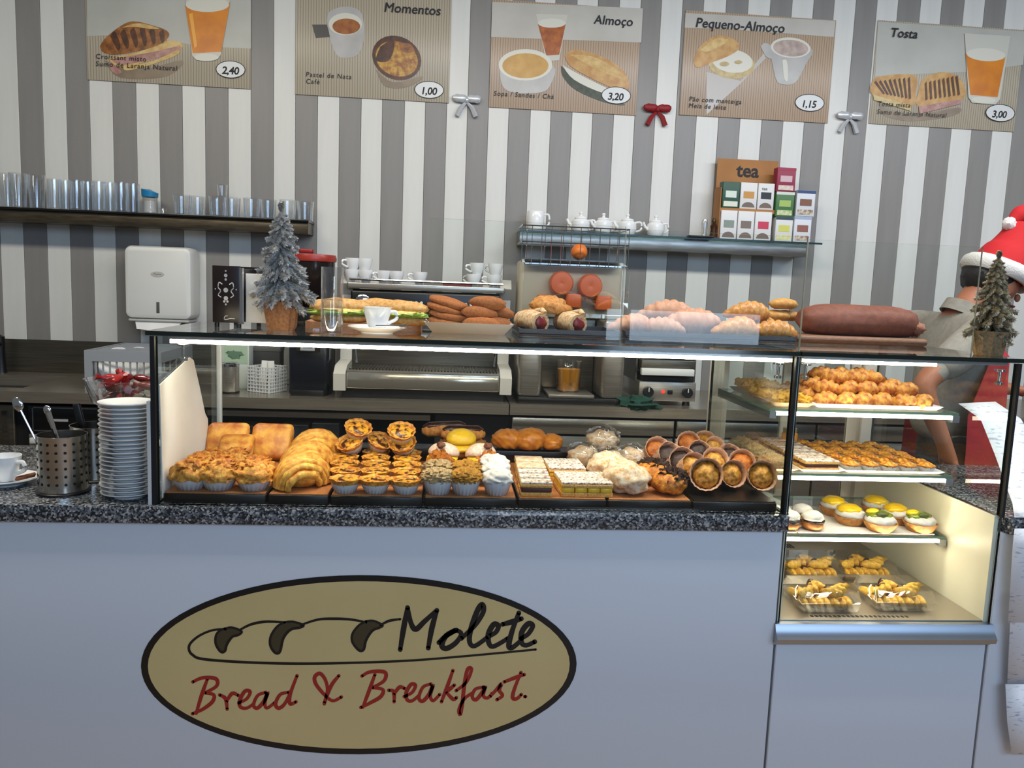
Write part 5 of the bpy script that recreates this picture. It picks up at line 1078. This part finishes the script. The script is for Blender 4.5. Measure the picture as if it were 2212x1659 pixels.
# cupcakes
def cupcake(m, k, amp, fr, h=.020): return [('paper_cup', fcup(.037, .034)), ('topping', MB().blob((0, 0, .040), (.040, .040, h), amp, fr, k, 60, 28, floor=-.010).mesh('topping', m))]
CC = [cupcake(COCO, 1, .17, 9), cupcake(YELT, 2, .16, 9), cupcake(MERI, 3, .12, 3, .024)]
for c, (px0, nm) in enumerate(((946, 'coconut'), (1005, 'yellow crumble'), (1074, 'white icing'))):
    for r_, y in enumerate((.055, .145, .225)[:2 if c < 2 else 3]):
        spawn(CC[c], 'cupcake', f'cupcake with {nm} top, {ORD(r_)} from the glass', 'cupcake', (X(px0 - (4 * r_ if c == 2 else 0), 1040, y), y, TZ), rot=(0, 0, r_ + c), group='cupcakes in the long case', scale=1.0 if c < 2 else .95)
# ring buns on the riser
ORB = pastry('orange_glaze_bun', '#d48a2c', '#b3641a', 10, rough=.35, bump=.15)
RB = [('glazed_bun', MB().blob((0, 0, .026), (.045, .038, .030), .05, 2, 2, 44, 20, fn=lambda d: 1 + .11 * abs(math.sin(7 * (d.x + .8 * d.z))), floor=-.024).mesh('glazed_bun', ORB))]
for i, (px, y, s_) in enumerate(((1098, .43, 1.0), (1146, .425, 1.08), (1192, .43, .8))): spawn(RB, 'glazed_bun', ['orange glazed bun at left of the three on the riser', 'largest orange glazed bun in the middle on the riser', 'small orange glazed bun at right on the riser'][i], 'bun', (X(px, 950, y), y + .005, RZT), rot=(0, 0, i * .8), group='orange glazed buns', scale=s_)
# cream slices
def slice_(w, d, fill, top):
    return [('base_layer', MB().rbox(-w, w, -d, d, 0, .011, .003, 2).mesh('base_layer', PALECR)), ('cream_layer', MB().rbox(-w+.002, w-.002, -d+.001, d-.001, .0112, .0225, .003, 2).mesh('cream_layer', fill)), ('upper_layer', MB().rbox(-w, w, -d, d, .0227, .031, .003, 2).mesh('upper_layer', PALECR)), ('sugar_top', MB().rbox(-w+.001, w-.001, -d+.001, d-.001, .0312, .036, .002, 2).mesh('sugar_top', top))]
SLA, SLB, SLC = slice_(.039, .022, mat('dark_jam', '#4a1a18', .4), SUGTOP), slice_(.017, .062, CREAMF, SUGTOP), slice_(.039, .034, MERI, SUGW)
for i, y in enumerate((.05, .103, .156, .215, .29)): spawn(SLA if i < 3 else SLC, 'cream_slice', f'sugared cream slice lying crosswise, {ORD(i)} from the glass', 'cream slice', (X(1157 - 4 * i, 1060, y), y + (.008 if i > 2 else 0), TZ), group='crosswise cream slices')
for i, px in enumerate((1218, 1245, 1272, 1298)): spawn(SLB, 'cream_slice', f'narrow yellow cream slice pointing at the glass, {ORD(i)} from left', 'cream slice', (X(px, 1060, .09), .095, TZ), rot=(0, 0, .04), group='narrow cream slices')
for i, px in enumerate((1192, 1218, 1244)): spawn(SLB, 'cream_slice', f'sugar-topped cream slice in the second row, {ORD(i)} from left', 'cream slice', (X(px, 1010, .25), .25, TZ), rot=(0, 0, .02), group='narrow cream slices')
# sugared pastries in clear bags, big sugared buns, sprinkled buns
BAGGED = [('pastry', MB().blob((0, 0, .032), (.052, .042, .036), .12, 2.5, 3, 26, 16, floor=-.030).mesh('pastry', SUGW)), ('clear_bag', MB().blob((0, 0, .036), (.058, .048, .044), .16, 4, 5, 24, 14, floor=-.034).mesh('clear_bag', BAGM))]
for i, (px, y, z_, rz) in enumerate(((1262, .37, .0, .2), (1315, .31, .0, .5), (1365, .36, .0, -.2), (1300, .43, .036, .1))): spawn(BAGGED, 'bagged_pastry', ['sugared pastry in a clear bag at left of the bagged group', 'sugared pastry in a clear bag nearest the glass', 'sugared pastry in a clear bag beside the muffins', 'sugared pastry in a clear bag at the very back'][i], 'pastry', (X(px, 980, y), y, TZ + z_), rot=(0, 0, rz), group='bagged sugared pastries', scale=.9)
SB = [('sugared_bun', MB().blob((0, 0, .036), (.055, .065, .040), .10, 2.6, 6, 36, 20, floor=-.034, fn=lambda d: 1 + .04 * abs(math.sin(6 * d.y))).mesh('sugared_bun', SUGW))]
spawn(SB, 'sugared_bun', 'large icing-sugared bun close to the glass', 'bun', (X(1352, 1040, .095), .10, TZ), rot=(0, 0, .35), group='sugared buns'); spawn(SB, 'sugared_bun', 'large icing-sugared bun behind the front one', 'bun', (X(1318, 1005, .21), .215, TZ), rot=(0, 0, .5), group='sugared buns', scale=.95)
SPR = [('bun', MB().blob((0, 0, .028), (.045, .052, .030), .08, 2.5, 2, 30, 16, floor=-.026).mesh('bun', FLAKY2)), ('chocolate_sprinkles', MB().blob((.006, .006, .040), (.036, .042, .023), .35, 11, 3, 44, 20).mesh('chocolate_sprinkles', pastry('dark_sprinkles', '#1e0d07', '#4a2410', 120, bump=.8)))]
spawn(SPR, 'sprinkled_bun', 'bun with chocolate sprinkles close to the glass', 'bun', (X(1447, 1045, .085), .09, TZ), rot=(0, 0, -.5), group='sprinkled buns'); spawn(SPR, 'sprinkled_bun', 'bun with chocolate sprinkles behind the front one', 'bun', (X(1412, 1012, .185), .19, TZ), rot=(0, 0, .3), group='sprinkled buns')
# muffins in paper wraps lying towards the glass
def muffin(m, k):
    pp = MB().lathe([(0, 0), (.027, 0), (.030, .004), (.038, .062), (.042, .076), (.0405, .076), (.0365, .061), (.028, .006), (0, .004)], 36, flute=.0008).warp(lambda v: v + Vector((0, 0, .006 * noise.noise(Vector((v.x * 40, v.y * 40, k))) if v.z > .07 else 0)))
    ck = MB().blob((0, 0, .052), (.0345, .0345, .022), .12, 3, k, 26, 14)
    return [('muffin_paper', pp.mesh('muffin_paper', KRAFTP)), ('cake', ck.mesh('cake', m))]
MUY, MUD, MUO = pastry('yellow_cake', '#d9a03a', '#8e5516', 20, bump=.2), pastry('dark_cake', '#3b2620', '#2a1813', 25, bump=.3), pastry('orange_cake', '#c9761f', '#9c4f10', 20, bump=.2)
MF = {'yellow': muffin(MUY, 1), 'dark chocolate': muffin(MUD, 2), 'orange-brown': muffin(MUO, 3)}
mm = [(1524, 1044, .085, 'yellow', 1.0, 'largest, front left'), (1644, 1046, .10, 'yellow', .92, 'front right by the case end'), (1582, 1030, .13, 'yellow', .85, 'front middle in shadow'), (1497, 1014, .16, 'yellow', .9, 'just behind the front left one'), (1602, 1005, .215, 'orange-brown', .85, 'right of centre'), (1545, 995, .205, 'yellow', .85, 'centre of the group'), (1474, 998, .20, 'dark chocolate', .95, 'left, nearest the sprinkled buns'), (1446, 984, .265, 'dark chocolate', .9, 'left, second row'), (1576, 985, .28, 'dark chocolate', .8, 'right of centre, second row'), (1510, 976, .28, 'dark chocolate', .75, 'centre, second row'), (1420, 972, .335, 'orange-brown', .9, 'far left at the back'), (1545, 966, .345, 'yellow', .75, 'right at the back'), (1487, 957, .36, 'orange-brown', .8, 'centre at the back'), (1522, 955, .41, 'yellow', .8, 'last one at the back')]
for i, (px, py, y, k, s_, lb) in enumerate(mm):
    p = aty(px, py, y); tl = math.radians(72 if y < .14 else 64 - 6 * (i % 3)); rz = .18 * ((i * 5) % 4 - 1.5)
    ax = Euler((tl, 0, rz)).to_matrix() @ Vector((0, 0, .065 * s_))
    loc = p - ax; loc.z = max(loc.z, TZ + .030 * s_)
    spawn(MF[k], 'muffin', f'{k} muffin in tan paper, {lb}', 'muffin', loc, rot=(tl, 0, rz), group='paper-wrapped muffins', scale=s_)
# ================================================================ PASTRIES IN THE TALL CASE
def plate_tray(name, label, x0, x1, y0, y1, z, m, h=.012):
    o = obj(name, MB().loft([[(sx*((x1-x0)/2 - i_), sy*((y1-y0)/2 - i_), zz_) for sx, sy in ((-1,-1),(1,-1),(1,1),(-1,1))] for i_, zz_ in ((.012, 0), (0, h), (.004, h), (.014, .003))]), m, loc=((x0+x1)/2, (y0+y1)/2, z + .0003))
    return tag(o, label, 'tray')
rnd = random.Random(11)
S1, S2, S3 = SH
WTRAY = mat('white_melamine', '#e2dfdd', .3)
plate_tray('serving_tray', 'white tray of small croissants on the top shelf', 1.655, 2.015, .215, .56, S1, WTRAY); plate_tray('serving_tray', 'beige tray of yellow pastries on the top shelf', 1.535, 1.65, .215, .56, S1, mat('beige_tray', '#c9a98c', .4))
MC = croissant(pastry('baked_mini_croissant', '#ecae4a', '#a44c10', 14), 5, .038, .020, .30, .014)
n = 0
for l_, (cols, rws) in enumerate(((6, 4), (5, 3), (3, 2))):
    for r_ in range(rws):
        for c in range(cols):
            x = 1.695 + .022 * l_ + c * .056 + rnd.uniform(-.006, .006); y = .245 + .03 * l_ + r_ * .075 + rnd.uniform(-.008, .008)
            spawn(MC, 'mini_croissant', f'small baked croissant in {["bottom", "middle", "top"][l_]} layer, {ORD(r_)} row, {ORD(c)} from left', 'croissant', (x, y, S1 + .0045 + l_ * .028), rot=(rnd.uniform(-.2, .2), rnd.uniform(-.2, .2), rnd.uniform(-1, 1)), group='mini croissants on the top shelf'); n += 1
YP = [('cheese_puff', MB().blob((0, 0, .012), (.022, .018, .014), .35, 4, 3, 24, 14, floor=-.011).mesh('cheese_puff', pastry('yellow_puff', '#dca82e', '#c88a1c', 50)))]
for r_ in range(6):
    for c in range(3):
        spawn(YP, 'cheese_puff', f'small yellow pastry puff, {ORD(r_)} row from the glass, {tn[c]}', 'pastry puff', (1.557 + c * .036, .24 + r_ * .055, S1 + .004 + (.012 if r_ > 3 else 0)), rot=(0, 0, r_ + c), group='yellow pastry puffs on the top shelf')
# shelf two
plate_tray('serving_tray', 'white tray of mini tarts on the middle shelf', 1.745, 2.03, .20, .56, S2, WTRAY, .008); plate_tray('serving_tray', 'white tray of sugared slices on the middle shelf', 1.62, 1.742, .20, .56, S2, WTRAY, .008); plate_tray('serving_tray', 'beige tray of coconut bars on the middle shelf', 1.518, 1.615, .20, .56, S2, MATS['beige_tray'], .008)
MT = [('paper_cup', fcup(.0225, .013, PAPER, 24)), ('tart_shell', MB().lathe([(.018, .008), (.0245, .017), (.022, .0175), (0, .015)], 20, flute=.001).mesh('tart_shell', FLAKY2)), ('filling', MB().blob((0, 0, .016), (.020, .020, .008), .25, 5, 3, 18, 10).mesh('filling', pastry('caramel_filling', '#ecb03a', '#a0520f', 30)))]
for r_ in range(7):
    for c in range(5):
        spawn(MT, 'mini_tart', f'mini caramel tart, {ORD(r_)} row from the glass, {ORD(c)} from left', 'mini tart', (1.778 + c * .0545 + (.012 if r_ % 2 else 0) - .006, .228 + r_ * .0495, S2 + .0042), rot=(0, 0, r_), group='mini tarts on the middle shelf')
for i in range(7): spawn(SLA, 'cream_slice', f'sugared slice on the middle shelf of the tall case, {ORD(i)} from the glass', 'cream slice', (1.682, .228 + i * .049, S2 + .0042), rot=(0, 0, .04), group='slices in the tall case', scale=(1.28, .95, .75))
CB = [('coconut_bar', MB().blob((0, 0, .014), (.036, .018, .018), .28, 6, 2, 30, 14, floor=-.013).mesh('coconut_bar', COCO))]
for i in range(7): spawn(CB, 'coconut_bar', f'coconut-topped bar on the middle shelf, {ORD(i)} from the glass', 'coconut bar', (1.566, .232 + i * .046, S2 + .0042), rot=(0, 0, .2 * (i % 3 - 1)), group='coconut bars')
hj = thing('honey_jar', 'small jar of honey between the coconut bars and slices', 'jar', (X(1708, 950, .52), .53, S2 + .0045 ) ); obj('honey', MB().lathe([(0, 0), (.022, 0), (.024, .005), (.024, .042), (.019, .048), (0, .048)], 18), mat('honey', '#d9951a', .15), hj); obj('lid', MB().lathe([(.021, .0485), (.021, .060), (0, .060)], 18), mat('gold_lid', '#c9b27a', .3, .6), hj)
# shelf three
PAPD = mat('paper_doily', '#eceae6', .8)
tag(obj('paper_sheet', MB().box(1.63, 2.02, .205, .47, S3 + .0003, S3 + .0015), PAPD), 'white paper sheet under the glazed tarts on the lower shelf', 'paper'); tag(obj('paper_sheet', MB().box(1.518, 1.625, .205, .47, S3 + .0003, S3 + .0015), PAPD), 'white paper sheet under the sugared buns on the lower shelf', 'paper')
PF = [('lower_half', MB().blob((0, 0, .014), (.031, .029, .016), .04, 3, 1, 22, 10, floor=-.013).mesh('lower_half', BUNM)), ('filling', MB().blob((0, -.003, .026), (.031, .029, .008), .1, 5, 2, 22, 8).mesh('filling', CREAMF)), ('upper_half', MB().blob((0, .002, .036), (.031, .029, .018), .05, 3, 3, 22, 10, floor=-.006).mesh('upper_half', MERI))]
PF2 = [PF[0], ('filling', MB().blob((0, -.003, .026), (.031, .029, .008), .1, 5, 2, 22, 8).mesh('filling', CHOC)), PF[2]]
k = 0
for r_, y in enumerate((.235, .30, .365, .43)):
    for c in range(3 if r_ < 2 else 2):
        spawn(PF2 if (c and r_ == 0) else PF, 'sugared_choux', f'icing-sugared choux bun, {ORD(r_)} row from the glass, {tn[c]}', 'choux bun', (1.55 + c * .066 - (.0 if r_ < 2 else .0), y, S3 + .0018), rot=(0, 0, c - r_), group='sugared choux buns'); k += 1
TB = ('pastry_case', MB().lathe([(0, 0), (.026, 0), (.030, .003), (.041, .022), (.038, .022), (0, .018)], 26, flute=.0007).mesh('pastry_case', GOLD))
TL = [TB, ('cream', MB().blob((0, 0, .026), (.037, .037, .016), .06, 4, 2, 24, 12).mesh('cream', MERI)), ('lemon_topping', MB().blob((0, .004, .036), (.032, .030, .014), .08, 4, 3, 22, 10).mesh('lemon_topping', LEMON))]
TK = [TB, TL[1], ('kiwi_topping', MB().blob((0, .006, .036), (.032, .028, .013), .08, 3, 3, 22, 10).mesh('kiwi_topping', KIWI), [('kiwi_slice', MB().blob((-.004, -.012, .043), (.016, .010, .008), .05, 3, 1, 16, 8).mesh('kiwi_slice', pastry('kiwi_dark', '#3c4510', '#55611a', 30, bump=.05)))]), ('lemon_slice', MB().blob((-.014, .012, .044), (.018, .014, .008), .05, 3, 5, 16, 8).mesh('lemon_slice', LEMON))]
for i, (px, py, y, pr, lb) in enumerate(((1902, 1125, .235, TK, 'kiwi tart at left in the front row'), (1988, 1128, .235, TK, 'kiwi tart at right in the front row'), (1838, 1098, .295, TL, 'yellow glazed cream tart left of the second row'), (1938, 1100, .31, TL, 'yellow glazed cream tart right of the second row'), (1805, 1080, .385, TL, 'yellow glazed cream tart at the back left'), (1896, 1080, .40, TL, 'yellow glazed cream tart at the back right'))):
    spawn(pr, 'cream_tart', lb, 'cream tart', (X(px, py, y), y, S3 + .0018), rot=(0, 0, .3 * i), group='glazed cream tarts', scale=1.12)
# boxes of piped biscuits on the deck
DZ = .6262
SHB = [('biscuit', MB().blob((0, 0, .009), (.028, .0085, .0095), .12, 3, 2, 26, 10, fn=lambda d: 1 + .10 * abs(math.sin(10 * d.x)), floor=-.008).mesh('biscuit', pastry('butter_biscuit', '#f0c648', '#cf9420', 40, bump=.2)))]
SHC = [SHB[0], ('chocolate_end', MB().blob((.019, 0, .0098), (.012, .0096, .0103), .08, 3, 4, 14, 8).mesh('chocolate_end', CHOC))]
for b_, (px, py, y, rz, nm) in enumerate(((1768, 1335, .115, .04, 'front left'), (1925, 1330, .125, -.03, 'front right'), (1742, 1262, .33, .05, 'back left'), (1855, 1262, .335, 0, 'back right'))):
    x = X(px, py, y); w, d_ = .080, .066
    if x - w < tx0 + .012: x = tx0 + .012 + w
    t = thing('biscuit_box', f'clear plastic box of piped biscuits, {nm} on the case floor', 'box', (x, y, DZ), rot=(0, 0, rz * .3), group='biscuit boxes')
    rg = lambda i_, z_: [(sx*(w-i_), sy*(d_-i_), z_) for sx, sy in ((-1,-1),(1,-1),(1,1),(-1,1))]
    obj('box_base', MB().loft([rg(.008, 0), rg(0, .024), rg(.001, .024), rg(.009, .001)], cap=True), BAGM, t)
    obj('lid', MB().loft([rg(-.001, .0245), rg(-.004, .0265), rg(.001, .029), rg(.008, .055), rg(.009, .055), rg(.002, .028)], cap=False).add(rg(.008, .055), [(0, 1, 2, 3)]), BAGM, t)
    for i in range(14):
        c, r_ = i % 7, i // 7
        spawn(SHC if (i * 3 + b_) % 4 == 0 else SHB, 'piped_biscuit', f'yellow piped biscuit in the {nm} box, {["near", "far"][r_]} row, {ORD(c)} from left', 'biscuit', (x - .060 + c * .020, y - .030 + r_ * .060, DZ + .004), rot=(.12 * (i % 3 - 1), 0, PI/2 + .15 * math.sin(i * 2)), group='piped biscuits', scale=(1.0, 1.1, 1.35))
    for i in range(7):
        spawn(SHC if i % 2 else SHB, 'piped_biscuit', f'yellow piped biscuit on top in the {nm} box, {ORD(i)} from left', 'biscuit', (x - .054 + i * .018, y - .024 + .016 * (i % 4), DZ + .027), rot=(0, .1, .5 + .5 * i), group='piped biscuits', scale=(1.0, 1.1, 1.3))
# ================================================================ PERSON BEHIND THE TALL CASE
NSCALE = 1.0
def skin_mesh(name, chains, m, sub=2):
    """chains: lists of (point, radius); a chain may start with an index into the first chain"""
    vs_ = []; es = []; rr = []; idx = {}
    for ch in chains:
        prev = None
        for p, r in ch:
            key = tuple(round(c, 4) for c in p)
            if key not in idx: idx[key] = len(vs_); vs_.append(tuple(p)); rr.append(r)
            i = idx[key]
            if prev is not None and prev != i: es.append((prev, i))
            prev = i
    me = bpy.data.meshes.new(name); me.from_pydata(vs_, es, []); o = bpy.data.objects.new(name, me); COL.objects.link(o)
    sk = o.modifiers.new('s', 'SKIN'); sk.use_smooth_shade = True; su = o.modifiers.new('d', 'SUBSURF'); su.levels = sub; su.render_levels = sub
    for i, v in enumerate(me.skin_vertices[0].data):
        r = rr[i]; v.radius = r if isinstance(r, tuple) else (r, r); v.use_root = (i == 0)
    dg = bpy.context.evaluated_depsgraph_get(); out = bpy.data.meshes.new_from_object(o.evaluated_get(dg)); out.name = name
    bpy.data.objects.remove(o); bpy.data.meshes.remove(me); out.materials.clear(); out.materials.append(m); return out
yP = .98
hip = aty(2052, 900, yP); nb_ = aty(2083, 668, yP); hx, hz = hip.x, .88
per = thing('person', 'person in grey polo, red apron and red Santa hat behind the tall case', 'person', (hx, yP, 0))
def q_(px, py, y): p = aty(px, py, y); return (p.x - hx, y - yP, p.z)
nk = q_(2085, 676, yP); nk2 = q_(2108, 642, yP); hd1 = q_(2134, 628, yP); hd2 = q_(2154, 606, yP); hd3 = q_(2166, 588, yP)
pel = (0, 0, hz); sp1 = (-.01, 0, hz + .18); ch_ = (nk[0] - .03, 0, nk[2] - .13)
shR = (nk[0] - .03, -.17, nk[2] - .06); shL = (nk[0] - .03, .17, nk[2] - .06)
elR = q_(1988, 832, yP - .24); wrR = q_(2036, 950, yP - .26); hnR = q_(2050, 988, yP - .26)
elL = (shL[0] + .10, .24, shL[2] - .24); wrL = q_(2168, 838, yP + .02); hnL = q_(2198, 842, yP + .0)
SKIN = mat('skin', '#a8694a', .55, col2='#9c5f42', ns=12)
def fingers(w, h):
    w, h = Vector(w), Vector(h); d = (h - w).normalized(); s = d.cross(Vector((0, 0, 1))).normalized(); up = Vector((0, 0, 1)); ch = []
    for i, (o, l_) in enumerate(((-.027, .072), (-.009, .082), (.009, .078), (.026, .062))):
        a = h + s * o; ch.append([(tuple(h), .026), (tuple(a + d * .03), .0095), (tuple(a + d * (.03 + l_ * .5) - up * .008), .0085), (tuple(a + d * (.03 + l_) - up * .032), .007)])
    a = h - s * .03 - d * .02; ch.append([(tuple(h), .026), (tuple(a - up * .005), .011), (tuple(a - s * .02 + d * .03 - up * .015), .009), (tuple(a - s * .018 + d * .055 - up * .022), .008)])
    return ch
torso = [(pel, (.085, .10)), (sp1, (.08, .09)), (ch_, (.08, .10)), (nk, .065), (nk2, .058), (hd1, .082), (hd2, .092), (hd3, .075)]
legs = [[(pel, (.085, .10)), (( .0, s*.09, hz - .06), .075), ((.03, s*.10, .47), .055), ((.0, s*.10, .09), .042), ((.10, s*.10, .035), .032), ((.16, s*.10, .03), .025)] for s in (-1, 1)]
arms = [[(ch_, (.08, .10)), (shR, .048), (elR, .042), (wrR, .028), (hnR, .026)], [(ch_, (.08, .10)), (shL, .048), (elL, .042), (wrL, .028), (hnL, .026)]]
body = skin_mesh('body', [torso] + legs + arms + fingers(wrR, hnR) + fingers(wrL, hnL), SKIN)
obj('body', body, None, per)
body.materials.append(mat('dark_trousers', '#1b1a1c', .8)); body.materials.append(mat('grey_polo', '#8f887c', .85, col2='#847d72', ns=60, bump=.1))
for f_ in body.polygons:
    c_ = f_.center; bare = False
    for a_, b_ in ((elR, hnR), (elL, hnL)):
        a_, b_ = Vector(a_), Vector(b_); t_ = max(-.15, min(1.8, (c_ - a_).dot(b_ - a_) / (b_ - a_).length_squared)); bare |= (a_ + (b_ - a_) * t_ - c_).length < .075
    f_.material_index = 0 if bare or c_.z > nk[2] - .01 else (1 if c_.z < hz + .07 else 2)
hc = Vector(hd2); hdir = (Vector(hd3) - Vector(hd1)).normalized(); face = Vector((.86, -.1, -.5)).normalized()
FACE = MB(); FACE.blob(hc + face * .092 + Vector((0, 0, -.015)), (.011, .009, .015), 0, 1, 0, 12, 8); obj('nose', FACE, SKIN, per)
for s in (-1, 1):
    obj('ear', MB().blob(hc + Vector((-.005, s * .088, -.022)), (.018, .008, .028), 0, 1, 0, 12, 8), SKIN, per)
    e = hc + face * .078 + Vector((.02, s * .034, .012)); obj('eye', MB().blob(e, (.010, .010, .008), 0, 1, 0, 10, 8), mat('eye_white', '#d9d2cc', .3), per)
obj('mouth', MB().blob(hc + face * .082 + Vector((-.012, 0, -.052)), (.008, .022, .006), 0, 1, 0, 12, 6), mat('lips', '#8a4a40', .5), per)
obj('hair', MB().blob(hc + Vector((-.03, 0, .012)), (.092, .098, .082), .06, 4, 2, 26, 16), mat('black_hair', '#140f0d', .6, bump=.4, bs=200), per)
POLO = mat('grey_polo', '#8f887c', .85, col2='#847d72', ns=60, bump=.1)
obj('polo_shirt', skin_mesh('polo_shirt', [[((pel[0], 0, hz + .02), (.128, .158)), (sp1, (.122, .152)), (ch_, (.122, .172)), ((nk[0] - .005, 0, nk[2] - .012), .074)], [(ch_, (.122, .172)), (shR, .075), (tuple(Vector(shR).lerp(Vector(elR), .80)), .060)], [(ch_, (.122, .172)), (shL, .075), (tuple(Vector(shL).lerp(Vector(elL), .80)), .060)]], POLO), None, per)
col = MB().lathe([(.062, 0), (.070, .004), (.074, -.03), (.080, -.032), (.076, .012), (.066, .016)], 24); col.rotate((0, .45, 0)).move((nk[0] + .0, 0, nk[2] + .012)); obj('collar', col, POLO, per)
APR = mat('red_apron', '#a81d22', .8, col2='#971a1f', ns=30)
ap = MB(); rings = []
for z, r0, r1 in ((.50, .19, .215), (.75, .185, .21), (hz + .02, .178, .208), (hz + .16, .170, .20), (ch_[2] - .02, .172, .195), (nk[2] - .10, .150, .13)):
    a0 = 1.9 if z < ch_[2] - .05 else 1.5
    f = max(0, min(1, (z - hz) / (ch_[2] - hz))); cx_ = pel[0] + (ch_[0] - pel[0]) * f
    rings.append([(cx_ + r0 * math.cos(a), r1 * math.sin(a), z) for a in [-a0 + 2 * a0 * k / 16 for k in range(17)]])
ap.loft(rings, cap=False, close=False); obj('apron', ap, APR, per)
obj('apron_strap', MB().tube([(nk[0] + .06, -.07, nk[2] - .11), (nk[0] + .02, -.085, nk[2] - .02), (nk[0] - .05, -.03, nk[2] + .02), (nk[0] - .05, .03, nk[2] + .02), (nk[0] + .02, .085, nk[2] - .02), (nk[0] + .06, .07, nk[2] - .11)], .010, 6), APR, per)
obj('trousers', skin_mesh('trousers', [[((pel[0], 0, hz + .05), (.126, .156)), (pel, (.132, .162)), ((.0, -.09, hz - .08), .112), ((.03, -.10, .47), .08), ((.0, -.10, .08), .062)], [(pel, (.132, .162)), ((.0, .09, hz - .08), .112), ((.03, .10, .47), .08), ((.0, .10, .08), .062)]], mat('dark_trousers', '#1b1a1c', .8)), None, per)
for s in (-1, 1): obj('shoe', MB().blob((.06, s*.10, .04), (.14, .055, .05), .02, 2, 1, 20, 10, floor=-.039), BLACK, per)
hat = thing('santa_hat', 'red Santa hat with white fur brim and pompom', 'hat', (hx + hc.x, yP, hc.z)); HR = mat('red_felt', '#b3161b', .85, bump=.2, bs=200); FUR = mat('white_fur', '#d2cdc6', .95, bump=.8, bs=260)
tl = .42
br = MB(); K = 36
br.loft([[tuple((Vector((math.cos(2*PI*k/K), math.sin(2*PI*k/K), 0)) * (.112 + .02 * math.cos(2*PI*j/10))) + Vector((0, 0, .028 * math.sin(2*PI*j/10)))) for j in range(10)] for k in range(K)] + [[tuple((Vector((1, 0, 0)) * (.112 + .02 * math.cos(2*PI*j/10))) + Vector((0, 0, .028 * math.sin(2*PI*j/10)))) for j in range(10)]], cap=False)
br.warp(lambda v: v * (1 + .04 * noise.noise(v * 60))).rotate((0, tl, 0)).move((.0, 0, .028)); obj('fur_brim', br, FUR, hat)
def hq(px, py): p = aty(px, py, yP); return (p.x - hx - hc.x, 0, p.z - hc.z)
obj('red_crown', MB().tube(crom([(.005, 0, .02), (.03, 0, .065), hq(2192, 545), hq(2210, 510), hq(2222, 480), hq(2208, 466), hq(2192, 474), hq(2184, 482)], 4), [.110, .110, .108, .107, .105, .102, .099, .096, .092, .088, .083, .078, .073, .069, .065, .061, .057, .053, .049, .045, .041, .037, .033, .029, .025, .022, .020, .018, .016], 20), HR, hat)
pp_ = hq(2176, 484); obj('pompom', MB().blob((pp_[0], -.01, pp_[2]), (.024, .024, .024), .12, 6, 2, 18, 12), FUR, hat)
obj('brim_print', MB().blob((.03, -.132, .02), (.008, .003, .008), 0, 1, 0, 10, 6), BLACK, hat)
# ================================================================ PAPERS AT THE RIGHT EDGE
def lines_mat():
    m = mat('printed_paper', '#dfe1e6', .8); nt = m.node_tree; b = nt.nodes['Principled BSDF']; tc = N(nt, 'ShaderNodeTexCoord'); mp = N(nt, 'ShaderNodeMapping'); mp.inputs['Scale'].default_value = (40, 40, 170)
    nz = N(nt, 'ShaderNodeTexNoise'); nz.inputs['Scale'].default_value = 1.0; nt.links.new(tc.outputs['Object'], mp.inputs[0]); nt.links.new(mp.outputs[0], nz.inputs['Vector'])
    rp = N(nt, 'ShaderNodeValToRGB'); rp.color_ramp.elements[0].position = .30; rp.color_ramp.elements[1].position = .42; rp.color_ramp.elements[0].color = (*lin('#a9afbd'), 1); rp.color_ramp.elements[1].color = (*lin('#e0e2e7'), 1)
    nt.links.new(nz.outputs['Fac'], rp.inputs[0]); nt.links.new(rp.outputs[0], b.inputs['Base Color']); return m
PPR = lines_mat()
def sheet(pts, label, y):
    w = [aty(px, py, yy) for px, py, yy in pts]; n_ = len(w) // 2
    c = w[0]; f = [(i, i+1, n_+i+1, n_+i) for i in range(n_-1)]
    m = MB().add([tuple(p - c) for p in w], f); o = obj('paper_sheet', m, PPR, loc=c)
    mo = o.modifiers.new('thickness', 'SOLIDIFY'); mo.thickness = .0008
    return tag(o, label, 'paper', 'printed sheets at the right edge')
sheet([(2192, 1142, -.03), (2188, 1180, -.034), (2178, 1345, -.03), (2260, 1142, -.03), (2260, 1180, -.034), (2250, 1345, -.03)], 'upper printed sheet hanging at the right edge', 0)
sheet([(2190, 1190, -.024), (2183, 1330, -.028), (2176, 1480, -.022), (2260, 1190, -.024), (2255, 1330, -.028), (2250, 1480, -.022)], 'middle printed sheet hanging at the right edge', 0)
sheet([(2172, 1478, -.030), (2176, 1560, -.034), (2186, 1630, -.028), (2250, 1478, -.030), (2250, 1560, -.034), (2245, 1630, -.028)], 'lowest printed sheet hanging at the right edge', 0)
sheet([(2070, 872, .42), (2118, 905, .34), (2150, 985, .24), (2187, 1088, .08), (2191, 1118, -.020), (2150, 868, .44), (2205, 905, .34), (2250, 985, .24), (2260, 1088, .08), (2262, 1118, -.020)], 'long printed sheet lying behind the tall case, seen through its glass', 0)
